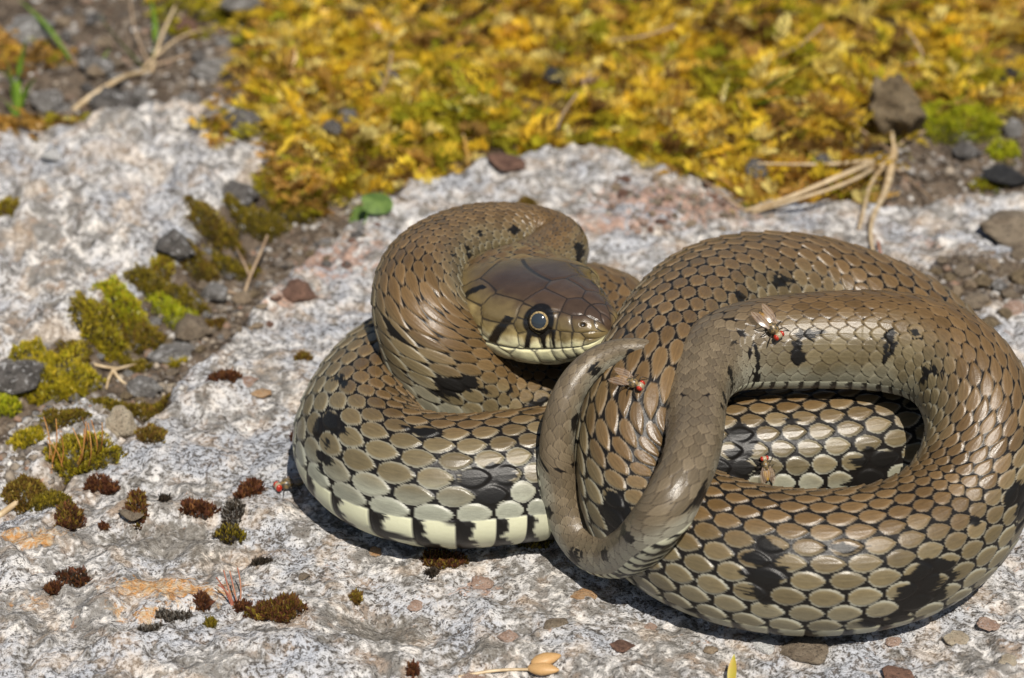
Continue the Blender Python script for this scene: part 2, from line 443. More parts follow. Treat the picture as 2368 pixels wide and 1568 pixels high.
# arc length from the crown, taken on one side and used on both
half = np.where((AW >= 0))[0]; half = half[np.argsort(AW[half])]
ar_half = np.concatenate([np.zeros((nh_rings, 1)), np.cumsum(np.hypot(np.diff(OFFX[:nh_rings][:, half], axis=1), np.diff(OFFZ[:nh_rings][:, half], axis=1)), 1)], 1)
ALIP = math.radians(112)
GA = np.zeros((nh_rings, NA))
for i in range(nh_rings):
    a = np.interp(absA, AW[half], ar_half[i]); al = np.interp(ALIP, AW[half], ar_half[i]); ae = ar_half[i, -1] + 1e-9
    GA[i] = np.where(a <= al, a / (al + 1e-9) * 130, 130 + (a - al) / (ae - al + 1e-9) * 80)
TT = np.repeat(tS[:nh_rings, None], NA, 1)
best = {}
for nm, st, sg, sw in SEEDS:
    asc = 1.0 if sg > 60 else 0.95
    d = np.hypot(TT - st, (GA - sg) * asc) - sw
    best[nm] = np.minimum(best[nm], d) if nm in best else d
D = np.stack([best[k] for k in ids])
# plates on the left and right of the crown are different plates: a seam on the midline
pair = np.array([k in ('internasal', 'prefrontal', 'parietal') for k in ids])
ix = np.argsort(D, axis=0)[:2]
d1 = np.take_along_axis(D, ix[:1], 0)[0]; d2 = np.take_along_axis(D, ix[1:2], 0)[0]
pid = ix[0]
edge = np.minimum((d2 - d1) * 0.5, 40)
edge = np.where(pair[pid], np.minimum(edge, np.abs(GA)), edge)
lipd = np.abs(GA - 130)
edge = np.where(TT > 6, np.minimum(edge, lipd + 0.2), edge)
wob = noise2(TT / 7, GA / 7 + np.sign(AW)[None, :] * 40, 5)
hrand = hash01(pid, (AW[None, :] > 0) * np.ones_like(pid), 3)
g = GA
brown = np.array([.072, .046, .030]); olive = np.array([.17, .125, .055]); tan_ = np.array([.36, .28, .12]); cream = np.array([.66, .63, .42])
def lerp(a, b, f): return a * (1 - f[..., None]) + b * f[..., None]
noi = fbm(TT / 22, GA / 22 + np.sign(AW)[None, :] * 9, 4, 7)
hc = lerp(brown[None, None], olive[None, None], sstep(46, 84, g + 10 * noi))
hc = lerp(hc, tan_[None, None], sstep(92, 118, g + 16 * noi + 0.05 * (TT - 100)))
hc = lerp(hc, cream[None, None], sstep(106, 122, g + 10 * noi))
snout = sstep(34, 8, TT) * sstep(20, 60, g)
hc = lerp(hc, (olive * 1.3)[None, None], snout * 0.8 * (g < 126))
hc = lerp(hc, olive[None, None] * 1.0, sstep(215, 285, TT) * (g < 105) * 0.85)
hc = hc * (0.85 + 0.3 * hrand[..., None]) * (1 + 0.22 * noi[..., None])
bars = np.zeros_like(g)
for t0, t1, g0, g1, w0, w1 in [(WT(a_), WT(b_), c_, d_, e_, f_) for a_, b_, c_, d_, e_, f_ in [(93, 96, 92, 127, 5, 2.5), (118, 120, 92, 127, 8, 3.5), (146, 162, 92, 127, 5, 5.5), (184, 206, 84, 127, 7, 7.5), (236, 255, 62, 112, 6, 4)]]:
    f = np.clip((g - g0) / (g1 - g0), 0, 1)
    c = t0 + (t1 - t0) * f; w = w0 + (w1 - w0) * f
    bars = np.maximum(bars, sstep(1.5, -1.5, np.abs(TT - c) + 2.2 * wob - w) * (g > g0 - 2) * (g < g1 + 1))
hc = lerp(hc, np.array([.010, .009, .008])[None, None], bars)
line = sstep(1.5, 0.5, edge)
hc = lerp(hc, np.array([.02, .016, .012])[None, None], line * np.where(g > 118, 0.75, 0.9))
eye_d = np.hypot(TT - ET, GA - 79)
hc = lerp(hc, np.array([.008, .007, .006])[None, None], sstep(31, 27, eye_d))
nos = np.hypot((TT - 27) / 0.7, GA - 64)
hc = lerp(hc, np.array([.012, .008, .006])[None, None], sstep(7, 4, nos))
h_head = (1.6 * sstep(0, 6, edge) + 0.5 * sstep(4, 22, edge)) * sstep(2, 14, TT) - 5 * sstep(8, 3, nos)
h_head = h_head + 3.5 * sstep(16, 6, np.abs(g - 60)) * sstep(70, 90, TT) * sstep(138, 115, TT)      # brow over the eye
h_head -= 3.0 * sstep(3.0, 0.5, lipd) * sstep(8, 20, TT)
EYE_RING = int(np.argmin(np.abs(tS - ET)))
eye_cols = [int(np.argmin(np.where(AW > 0.2, np.abs(GA[EYE_RING] - 79), 1e9))), int(np.argmin(np.where(AW < -0.2, np.abs(GA[EYE_RING] - 79), 1e9)))]

# --- body scales
HGT = np.zeros((NS, NA)); COLR = np.zeros((NS, NA, 3)); RGH = np.full((NS, NA), 0.32)
SC = np.zeros((NS, NA))
lat = np.degrees(np.abs(AW))[None, :] * np.ones((NS, 1))
SEGM = [(0.262 * HS, wayS[57], 19, 0.405), (wayS[57], wayS[59] * 0.6 + wayS[60] * 0.4, 15, 0.36), (wayS[59] * 0.6 + wayS[60] * 0.4, wayS[63], 11, 0.52), (wayS[63], wayS[67], 9, 0.62), (wayS[67], LEN + 1, 7, 0.8)]
winH = np.full((NS, NA), -1.0); winM = np.zeros((NS, NA)); winA = np.zeros((NS, NA)); winB = np.zeros((NS, NA)); winR = np.zeros((NS, NA))
winI = np.zeros((NS, NA)); ROWK = np.zeros((NS, NA)); PEDGE = np.zeros((NS, NA))
pitch_u = np.zeros(NS)
comp = along({0: 0.85, 9: 0.9, 14: 1.0, 24: 1.0, 50: 1.0, 53: 0.93, 57: 0.95, 60: 1, 73: 1})
PF = np.full(NS, 0.405)
for s0, s1, rows, pr in SEGM: PF[(S >= s0) & (S < s1)] = pr
U_ALL = np.concatenate([[0], np.cumsum(np.diff(S) / (PF * np.maximum(RAD, 0.012) * comp)[1:])])
for s0, s1, rows, pr in SEGM:
    sel = np.where((S > s0 - 0.08) & (S < s1 + 0.08))[0]
    if len(sel) < 4: continue
    Sg = S[sel]; pit = pr * RAD[sel] * comp[sel]
    u = np.concatenate([[0], np.cumsum(np.diff(Sg) / pit[1:])])
    xa = np.abs(AW) / AV; v = (np.sign(AW) * (1.2 * xa - 0.2 * xa * xa) * rows / 2)[None, :ND] * np.ones((len(sel), 1))
    uu = u[:, None] * np.ones((1, ND))
    gp = GAP[sel][:, None]
    k0 = np.round(v)
    for dk in (-1, 0, 1):
        k = k0 + dk
        okrow = np.abs(k) <= (rows - 1) / 2
        off = 0.5 * (np.abs(k) % 2)
        for du in (0, 1):
            ic = np.floor(uu - off) + du
            uc = ic + off
            sc = np.interp(uc, u, Sg)
            rr = hash01(ic + 1000 * rows, k + 50, 1)
            a = (uu - uc) + 0.04 * (rr - 0.5); b = v - k + 0.06 * (hash01(ic, k + 50, 2) - 0.5)
            latw = np.clip(np.abs(k) / ((rows - 1) / 2), 0, 1)
            la = np.where(a < 0, 0.46, 0.60 - 0.05 * latw) * gp; wm = (0.60 + 0.07 * latw + 0.05 * (rr - .5)) * gp ** 1.25
            q = np.clip(np.abs(a) / la, 0, 1.4)
            prof = np.where(a < 0, np.sqrt(np.clip(1 - q ** 2.3, 0, 1)), np.clip(1 - q ** (1.55 + 0.35 * latw), 0, 1) ** (0.95 - 0.20 * latw))
            jag = 0.012 * noise2(uu * 9 + rr * 30, v * 9, 8)
            m = wm * prof - np.abs(b) + jag * (gp < 1.02)
            m = np.where(q >= 1, -0.2, m)
            good = (m > 0) & okrow & (sc >= s0) & (sc < s1)
            hh = 0.35 + 0.65 * np.clip((a + la) / (2 * la), 0, 1)
            hh = np.where(good, hh, -1)
            wsel = winH[sel, :ND]
            up_ = hh > wsel
            for arr, val in ((winH, hh), (winM, m), (winA, a / la), (winB, b), (winR, rr), (winI, ic), (ROWK, k)):
                t_ = arr[sel, :ND]; t_[up_] = np.broadcast_to(val, t_.shape)[up_]; arr[sel[:, None], np.arange(ND)[None, :]] = t_
rowpx = (2 * AV * RAD / 19)[:, None]
on = winH > 0
uu = U_ALL[:, None] * np.ones((1, NA))
# colour of the scales from back to flank
nb = fbm(uu * 0.35, AW[None, :] * 2.0 + 0 * uu, 3, 21)
back = np.array([.180, .108, .043]); flank = np.array([.200, .158, .083]); low = np.array([.37, .38, .30]); belly = np.array([.66, .66, .50])
latn = lat + 14 * nb + 10 * (winR - .5)
base = lerp(back[None, None], flank[None, None], sstep(22, 82, latn))
PALE = along({0: 0.5, 14: 0.6, 23: 1.0, 30: 1.0, 34: 0.8, 38: 0.4, 45: 0.22, 52: 0.3, 57: 0.6, 73: 0.7})[:, None]
base = lerp(base, low[None, None], sstep(92, 122, latn) * PALE)
tail_f = sstep(wayS[55], wayS[58], S)[:, None] * np.ones((1, NA))
base = lerp(base, lerp(np.array([.21, .165, .105])[None, None], np.array([.36, .34, .26])[None, None], sstep(60, 118, latn)), tail_f * 0.9)
base = base * (0.64 + 0.34 * winR[..., None])
grain = fbm(uu * 4, AW[None, :] * 55 + 0 * uu, 3, 31)
base = base * (1.10 - 0.20 * sstep(0.15, 0.5, winM))[..., None]
base = base * (1 + 0.26 * grain[..., None])
keel = np.exp(-(winB / 0.045) ** 2) * (winA > -0.75) * (winA < 0.9) * on * sstep(105, 85, lat)
base = base * (1 + 0.20 * keel[..., None])
rim = sstep(0.16, 0.02, winM) * on
base = lerp(base, np.array([.36, .36, .30])[None, None], rim * sstep(1.05, 0.93, GAP)[:, None] * (0.18 + 0.5 * sstep(30, 100, lat)) * (0.6 + 0.8 * winR))
base = lerp(base, np.array([.05, .035, .022])[None, None], sstep(0.15, 0.06, winM) * on * sstep(1.0, 1.1, GAP)[:, None] * 0.9)
# black flank bars and small back spots
per = 4.6
ph = uu + 1.3 * noise2(uu * 0.21, 0 * uu + np.sign(AW)[None, :] * 3, 41) + (AW[None, :] > 0) * 1.1
cell = np.floor(ph / per); pr_ = hash01(cell, (AW[None, :] > 0) * np.ones_like(cell), 43)
rs1 = hash01(winI + 7, ROWK + 60, 44)                  # the black takes whole and half scales
wob1 = noise2(uu * 1.1, AW[None, :] * 7 + 0 * uu, 45); wob2 = noise2(uu * 3.2, AW[None, :] * 60 + 0 * uu, 46)
tilt = (lat - 95) / 60 * (pr_ - 0.5) * 2.4
dist = np.abs(ph / per - cell - 0.5 - 0.22 * (pr_ - .5)) * per
dist = np.abs((ph - (cell + 0.5) * per) + tilt + 0.9 * (pr_ - .5))
lc = 92 + 40 * (hash01(cell, (AW[None, :] > 0) * np.ones_like(cell), 53) - .5); lh = 9 + 18 * hash01(cell, (AW[None, :] > 0) * np.ones_like(cell), 54)
barv = 0.36 + 0.40 * pr_ - dist + 0.9 * (rs1 - 0.5) * on + 0.6 * wob1 + 0.28 * wob2 - 1.1 * np.clip((np.abs(lat - lc) - lh) / 16, 0, 3)
ph2 = ph + per * 0.5; c2 = np.floor(ph2 / per); d2_ = np.abs(ph2 / per - c2 - 0.5) * per
p2 = hash01(c2, (AW[None, :] > 0) * np.ones_like(c2) + 5, 47)
spot = 0.22 + 0.3 * p2 + 0.5 * (rs1 - .5) - d2_ * 0.8 - np.abs(lat - 46 - 10 * p2) / 14 + 0.45 * wob1 + 0.25 * wob2 - (p2 < 0.3)
vbar = 0.30 - np.abs((uu * 1.0) % 1 - 0.5) + 0.1 * wob1
blot = np.maximum(sstep(-0.03, 0.05, barv), sstep(-0.03, 0.05, spot) * sstep(1.02, 0.9, tail_f))
base = lerp(base, np.array([.011, .010, .009])[None, None], blot)
skin = np.array([.010, .0085, .0075])[None, None] * np.ones((NS, NA, 1)) * (1 + 0.5 * noise2(uu * 12, AW[None, :] * 60 + 0 * uu, 48)[..., None])
body_c = np.where(on[..., None], base, skin)
lift_ = 0.10 + 0.90 * np.clip((winA + 1) / 2, 0, 1) ** 1.15
hgt = np.where(on, lift_ * sstep(-0.02, 0.20 - 0.08 * lift_, winM) * 0.135 * np.where(GAP[:, None] > 1.05, 0.62, 1.0) + 0.03 * keel * np.clip((winA + 1) / 2, 0.2, 1), 0.012 * noise2(uu * 14, AW[None, :] * 70 + 0 * uu, 49))
hgt = hgt * rowpx * np.where(np.arange(NA)[None, :] < ND, 1, 0)
# belly shields: cream with black, one per scale step
vz = (np.arange(NA) >= ND - 9) | (np.arange(NA) < 9)
uv = uu % 1.0
vc = lerp(np.array([.30, .28, .20])[None, None], belly[None, None], np.clip(PALE * 1.25, 0, 1) * np.ones((1, NA))) * (0.85 + 0.25 * hash01(np.floor(uu), 0 * uu, 51)[..., None])
vblk = sstep(0.02, 0.10, (0.40 + 0.30 * sstep(150, 180, lat) + 0.30 * wob1 + 0.16 * wob2) - uv) + sstep(0.0, 0.1, noise2(uu * 0.6, AW[None, :] * 2 + 0 * uu, 52) - 0.30)
vc = lerp(vc, np.array([.012, .011, .010])[None, None], np.clip(vblk, 0, 1))
vent = sstep(128.5, 130.5, lat)
body_c = lerp(body_c, vc, np.where(vz[None, :], vent, (np.arange(NA) >= ND)[None, :] * 1.0))
hgt = hgt * (1 - vent) + vent * rowpx * 0.09 * sstep(0.0, 0.12, uv)
COLR = body_c; HGT = hgt
# head
hf = sstep(262, 292, TT + 9 * wob)[..., None]
COLR[:nh_rings] = hc * (1 - hf) + COLR[:nh_rings] * hf
HGT[:nh_rings] = h_head * K * HS * (1 - hf[..., 0]) + HGT[:nh_rings] * hf[..., 0]
# pale collar-like mottling on the nape
nape = (sstep(255, 300, tS) * sstep(430, 360, tS))[:, None] * sstep(-0.1, 0.35, fbm(uu * 0.9, AW[None, :] * 5 + 0 * uu, 3, 61))
COLR = lerp(COLR, np.array([.25, .20, .09])[None, None], nape * 0.5 * (lat < 120) * on)
RGH = np.where(on & (blot < 0.5), 0.29 + 0.14 * winR, 0.36)
RGH[:nh_rings] = 0.27 * (1 - hf[..., 0]) + RGH[:nh_rings] * hf[..., 0]

POS = C[:, None, :] + UP[:, None, :] * OFFZ[..., None] + SIDE[:, None, :] * OFFX[..., None]
# outward normal of the smooth tube
dpa = np.roll(POS, -1, 1) - np.roll(POS, 1, 1)
dps = np.gradient(POS, axis=0)
NRM = np.cross(dpa, dps); NRM /= (np.linalg.norm(NRM, axis=2)[..., None] + 1e-12)
outw = (NRM * (POS - C[:, None, :])).sum(2)
NRM *= np.sign(outw.mean()) 
fade = np.clip((outw * np.sign(outw.mean())) / (RAD[:, None] * 0.3 + 1e-9), 0, 1)
POS = POS + NRM * (HGT * fade)[..., None]
POS[..., 2] = np.maximum(POS[..., 2], 1.5 * K)
tip0 = len(POS.reshape(-1, 3))
Vb = np.concatenate([POS.reshape(-1, 3), C[:1], C[-1:] + T[-1:] * 0.004])
ii = np.arange(NS - 1)[:, None]; jj = np.arange(NA)[None, :]; j2 = (jj + 1) % NA
Fq = np.stack([ii * NA + jj, (ii + 1) * NA + jj, (ii + 1) * NA + j2, ii * NA + j2], -1).reshape(-1, 4)
ja = np.arange(NA); jb = (ja + 1) % NA
Fc = np.concatenate([np.stack([ja, jb, np.full(NA, tip0), np.full(NA, tip0)], 1), np.stack([(NS - 1) * NA + jb, (NS - 1) * NA + ja, np.full(NA, tip0 + 1), np.full(NA, tip0 + 1)], 1)])
snake_me = mesh_np('snake_body', Vb, Fq)
cc = np.concatenate([COLR.reshape(-1, 3), COLR[0, :1], COLR[-1, :1]])
set_col(snake_me, 'pigment', np.clip(cc, 0, 1))
SPEC = np.where(on & (blot < 0.5), 0.52, 0.25); SPEC[:nh_rings] = 0.6 * (1 - hf[..., 0]) + SPEC[:nh_rings] * hf[..., 0]
set_val(snake_me, 'shine', np.concatenate([SPEC.reshape(-1), [.3, .3]]))
set_val(snake_me, 'gloss', np.concatenate([RGH.reshape(-1), [.3, .3]]))
sm = N('snake_skin')
sco = sm.coord()
fine = sm.noise(sco, 420, 3, 0.6)
sm.set(Base_Color=sm.mix(sm.math('MULTIPLY', fine, 0.35), sm.attr('pigment'), (0.10, 0.085, 0.06), 'OVERLAY'), Roughness=sm.attr('gloss', 'Fac'),
       Normal=sm.bump(sm.math('ADD', fine, sm.noise(sco, 90, 2)), 0.10, 0.01), Coat_Weight=0.0)
sm.put(sm.b.inputs['Specular IOR Level'], sm.attr('shine', 'Fac'))
base_pt = unproject(1500, 1050, 0)
snake = thing('snake', base_pt, 'olive brown coiled snake with black flank bars resting on the pale rock', 'snake')
body = link('body', snake_me, sm.m, snake)
body.location = -Vector(base_pt)
# eyes
def cap(r, a0, a1, rings=14, seg=36):
    V = []; F = []
    for i in range(rings + 1):
        a = a0 + (a1 - a0) * i / rings
        for j in range(seg):
            b = 2 * math.pi * j / seg
            V.append((r * math.sin(a) * math.cos(b), r * math.sin(a) * math.sin(b), r * math.cos(a)))
    for i in range(rings):
        for j in range(seg):
            F.append((i * seg + j, (i + 1) * seg + j, (i + 1) * seg + (j + 1) % seg, i * seg + (j + 1) % seg))
    return mesh_np('eye', V, F)
def gloss_mat(name, col, rough=0.05, **kw):
    m = N(name); m.set(Base_Color=col, Roughness=rough, **kw); return m.m
eye_black = gloss_mat('eye_rim', (.012, .010, .008), 0.12)
iris_n = N('iris'); io = iris_n.coord()
iris_n.set(Base_Color=iris_n.mix(iris_n.ramp(iris_n.noise(io, 260, 3), .35, .65), (.16, .11, .045), (.40, .30, .15)), Roughness=0.08)
pupil_m = gloss_mat('pupil', (.028, .036, .045), 0.10)
for e, cix in enumerate(eye_cols):
    p = POS[EYE_RING, cix]; nrm = NRM[EYE_RING, cix]
    out = Vector(nrm) + Vector(-T[EYE_RING]) * 0.16 + Vector((0, 0, 0.10))
    out.normalize()
    r = 27 * K * HS
    cpos = Vector(p) - Vector(nrm) * (r * (0.80 if e == 0 else 0.58))
    eye = link('eye', cap(r, 0.0, math.pi * 0.62, 20), eye_black, snake)
    eye.location = cpos - Vector(base_pt)
    eye.rotation_euler = out.to_track_quat('Z', 'Y').to_euler()
    link('iris', cap(r * 1.012, 0.46, 0.68), iris_n.m, eye)
    link('pupil', cap(r * 1.018, 0.0, 0.53), pupil_m, eye)
    tag(eye, 'dark round eye with a thin golden iris')
print('depths head, tail loop, left coil, front', [(round(float((unproject(*q) - CAM) @ fwd), 3)) for q in ((1300, 740, 430), (1420, 1280, 150), (1000, 1100, 250), (1900, 1300, 280), (1250, 450, 0), (1180, 0, 0), (1180, 1560, 0))], 'DIST', DIST)
print('snake rings', NS, 'verts', len(Vb), 'len', round(float(LEN), 2))
# ------------------------------------------------------------------ loose stones
rng = np.random.default_rng(7)
def stone_mesh(seed, sub=3, rough=0.28, flat=1.0):
    bm = bmesh.new(); bmesh.ops.create_icosphere(bm, subdivisions=sub, radius=1.0)
    r = random.Random(seed)
    planes = [(Vector((r.uniform(-1, 1), r.uniform(-1, 1), r.uniform(-1, 1))).normalized(), r.uniform(0.50, 0.86)) for _ in range(15)]
    V = np.array([v.co[:] for v in bm.verts])
    n = fbm(V[:, 0] * 1.3 + seed, V[:, 1] * 1.3 + V[:, 2] * 1.1, 3, seed)
    n2 = fbm(V[:, 0] * 4 + seed, V[:, 1] * 4 + V[:, 2] * 3.3, 2, seed + 9)
    for v, a, b in zip(bm.verts, n, n2):
        p = v.co
        for d, k in planes:
            e = p.dot(d) - k
            if e > 0: p = p - d * e * 0.96
        v.co = p * (1 + rough * a + 0.05 * b)
    for f in bm.faces: f.smooth = True
    me = bpy.data.meshes.new('stone'); bm.to_mesh(me); bm.free()
    return me

STONE_M = {}
def stone_mat(key, c1, c2, lichen=0.0):
    m = N('stone_' + key); info = m.n('ShaderNodeObjectInfo')
    v = m.n('ShaderNodeVectorMath', operation='ADD'); m.l(m.coord(), v.inputs[0])
    cmb = m.n('ShaderNodeCombineXYZ'); m.l(m.math('MULTIPLY', info.outputs['Random'], 50.0), cmb.inputs[0]); m.l(cmb.outputs[0], v.inputs[1])
    co = v.outputs[0]
    a = m.noise(co, 1.6, 5, 0.65, 0.5); b = m.noise(co, 7, 4, 0.7); c = m.noise(co, 22, 2, 0.6)
    col = m.mix(m.ramp(a, .35, .65), c1, c2)
    col = m.mix(m.math('MULTIPLY', m.ramp(b, .46, .38), 0.7), col, tuple(x * 0.25 for x in c1))
    if lichen: col = m.mix(m.math('MULTIPLY', m.ramp(m.noise(co, 3.2, 5, .7, .8), .60 - .14 * lichen, .68 - .14 * lichen), .9), col, (.66, .65, .64))
    m.set(Base_Color=col, Roughness=0.85, Normal=m.bump(m.math('ADD', b, m.math('MULTIPLY', c, .5)), 0.7, 0.12))
    STONE_M[key] = m.m
stone_mat('cream', (.50, .40, .28), (.70, .60, .44)); stone_mat('grey', (.17, .155, .14), (.30, .285, .265), .45)
stone_mat('dark', (.085, .076, .068), (.19, .172, .155), .25); stone_mat('rust', (.15, .075, .05), (.30, .165, .11))
stone_mat('tan', (.30, .22, .14), (.48, .37, .25)); stone_mat('white', (.75, .74, .71), (.86, .85, .82))
stone_mat('black', (.022, .022, .024), (.06, .06, .06)); stone_mat('earth', (.15, .105, .055), (.33, .25, .145))
stone_mat('pink', (.46, .29, .21), (.62, .44, .34), .2); stone_mat('orange', (.55, .30, .13), (.66, .46, .28)); stone_mat('brown', (.20, .15, .10), (.34, .27, .19))
STONES = [stone_mesh(s, 3) for s in (3, 11, 19, 27, 35)] + [stone_mesh(77, 4, 0.75)]
def stone(px, py, w, h, key, label=None, name='stone', group=None, sink=0.42, mesh=None, rot=None, hid=None):
    p = on_ground(px, py + h * 0.30)
    sc = K * np.linalg.norm(p - CAM) / DIST
    me = STONES[int(rng.integers(0, 5))] if mesh is None else STONES[mesh]
    o = bpy.data.objects.new(name, me); COL.objects.link(o)
    if not me.materials: me.materials.append(None)
    o.material_slots[0].link = 'OBJECT'; o.material_slots[0].material = STONE_M[key]
    rz = rng.uniform(0, 6.28) if rot is None else rot
    hz = h * 0.62
    o.scale = (w * .56 * sc, w * .50 * sc, hz * sc * 0.9)
    o.rotation_euler = (rng.uniform(-.15, .15), rng.uniform(-.15, .15), rz * 0 + rng.uniform(-.4, .4))
    o.location = (p[0], p[1], p[2] + hz * sc * (0.9 - 1.2 * sink) + (0.05 if in_poly(MOSSY, p[0], p[1]) and name == 'stone' else 0))
    if label: tag(o, label, 'stone', group)
    return o
for a in [
 (290, 975, 78, 88, 'cream', 'pale cream angular stone leaning in the mossy crevice beside the slab', 0),
 (490, 672, 70, 58, 'grey', 'rounded speckled grey stone among twigs in the crevice', 1),
 (698, 672, 80, 58, 'rust', 'dark red brown stone lying on the pale slab near the snake'),
 (560, 682, 52, 28, 'tan', 'small flat tan pebble at the foot of a dry twig'),
 (446, 758, 92, 74, 'brown', 'brown stone with rusty side amid green crevice moss'),
 (399, 808, 112, 30, 'grey', 'long flat grey stone lying across the crevice'),
 (335, 892, 88, 52, 'grey', 'blocky grey stone beside the straw sprig in the crevice'),
 (394, 880, 38, 28, 'cream', 'small cream pebble wedged between slab and blocky grey stone'),
 (403, 565, 96, 78, 'dark', 'dark grey rounded stone at the edge of the left rock'),
 (118, 364, 54, 28, 'white', 'bright white pebble lying on top of the left rock'),
 (268, 228, 112, 74, 'dark', 'dark brown stone under the bent dry stalk'),
 (564, 273, 92, 62, 'dark', 'dark slate grey stone touching the left edge of yellow moss'),
 (552, 440, 92, 66, 'dark', 'dark grey stone between left rock and olive moss band'),
 (765, 330, 52, 46, 'dark', 'small dark stone poking out of golden feather moss'),
 (106, 232, 78, 66, 'grey', 'grey brown stone beside the green grass tuft'),
 (41, 856, 130, 66, 'dark', 'broad dark grey stone behind the round yellow moss cushion'),
 (2059, 270, 125, 150, 'earth', 'tall brown crumbly clod of earth standing beside bright moss', 5),
 (2334, 212, 62, 38, 'black', 'glossy black pebble lying on bright yellow moss'),
 (2335, 524, 160, 82, 'brown', 'dark brown flat slab stone lying on white crusted rock', 2),
 (2235, 350, 70, 40, 'dark', 'dark stone behind the dry root bundle near pink pebble'),
 (2326, 410, 115, 50, 'black', 'flat black stone edged with green moss'),
 (2253, 304, 42, 34, 'pink', 'small pink pebble at the foot of the bright moss cushion'),
 (2344, 290, 50, 60, 'grey', 'pale grey stone right of the pink pebble'),
 (892, 216, 74, 44, 'dark', 'dark stone showing through the yellow moss mat'),
 (812, 306, 56, 40, 'dark', 'dark grey pebble at the front of the yellow moss clump'),
 (1167, 372, 92, 42, 'rust', 'dark reddish stone under the fringe of the moss mat'),
 (1347, 222, 70, 36, 'pink', 'pinkish stone half buried in the middle of the moss mat'),
 (1280, 200, 60, 34, 'black', 'blackish stone half buried beside the pinkish one in moss'),
 (2152, 662, 58, 46, 'tan', 'crumbly tan pebble just behind the highest coil'),
 (2345, 708, 56, 40, 'pink', 'reddish pebble at the rubble behind the big coil'),
 (1752, 428, 62, 52, 'dark', 'dark stone at the edge of slab under golden moss'),
 (1895, 410, 66, 36, 'dark', 'dark stone under straw stems of the root bundle'),
 (430, 60, 70, 46, 'rust', 'brownish stone among dry grass stalks'),
 (220, 150, 84, 50, 'grey', 'grey stone among the dry grass stalks'),
 (70, 60, 120, 60, 'grey', 'broad grey stone behind the grass at the far corner'),
 (560, 40, 110, 70, 'grey', 'grey stone between grass stalks and yellow moss'),
 (480, 160, 90, 50, 'grey', 'pale brown grey stone behind the dark slate stone'),
]:
    stone(*a[:6], mesh=a[6] if len(a) > 6 else None, sink=0.12 if 'white pebble' in a[5] else 0.42)
for px, py, w, h, key in [(2190, 640, 40, 30, 'earth'), (2230, 625, 46, 36, 'brown'), (2275, 650, 52, 36, 'earth'), (2310, 660, 40, 34, 'grey'), (2255, 690, 60, 34, 'brown'),
                          (2355, 640, 50, 50, 'earth'), (2300, 610, 34, 26, 'tan'), (2215, 670, 30, 24, 'tan'), (2360, 585, 44, 44, 'brown'), (2320, 720, 40, 24, 'earth'), (2180, 600, 30, 20, 'brown'), (2285, 700, 26, 20, 'tan'), (2400, 690, 50, 40, 'earth'), (2430, 640, 60, 40, 'brown'), (2205, 690, 44, 28, 'earth'), (2240, 655, 36, 30, 'tan'), (2335, 680, 44, 30, 'brown'), (2330, 625, 40, 34, 'brown'), (2265, 615, 36, 28, 'earth'), (2225, 600, 30, 24, 'brown'), (2160, 625, 36, 24, 'earth'), (2290, 745, 50, 26, 'earth')]:
    stone(px, py, w, h, key, 'small earthy rubble stone heaped behind the big coil', 'rubble_stone', 'rubble behind the big coil')
for k in range(34):
    px, py = rng.uniform(1400, 1720), rng.uniform(400, 540)
    stone(px, py, rng.uniform(14, 36), rng.uniform(10, 22), ['rust', 'pink', 'tan', 'brown'][k % 4], 'small reddish pebble in the gravel between head and moss', 'pebble', 'reddish gravel behind the head')
for k in range(26):
    t = rng.uniform(0, 1); px = 560 + 330 * t + rng.uniform(-60, 60); py = 720 - 230 * t + rng.uniform(-35, 60)
    stone(px, py, rng.uniform(14, 34), rng.uniform(10, 22), ['rust', 'pink', 'grey', 'tan', 'dark'][k % 5], 'small reddish or grey pebble along the crevice edge of the slab', 'pebble', 'pebbles along the crevice')
for k in range(46):
    px, py = rng.uniform(30, 620), rng.uniform(20, 270)
    stone(px, py, rng.uniform(22, 60), rng.uniform(14, 36), ['grey', 'dark', 'brown', 'grey', 'tan'][k % 5], 'small grey or brown stone in the gravel around the grass stalks', 'gravel_stone', 'gravel around the grass')
for k in range(64):
    t = rng.uniform(0, 1); px = 60 + 640 * t + rng.uniform(-90, 110); py = 1010 - 480 * t + rng.uniform(-110, 70)
    stone(px, py, rng.uniform(14, 36), rng.uniform(10, 26), ['grey', 'dark', 'brown', 'earth'][k % 4], 'small dark stone in the soil of the crevice', 'crevice_stone', 'stones in the crevice')
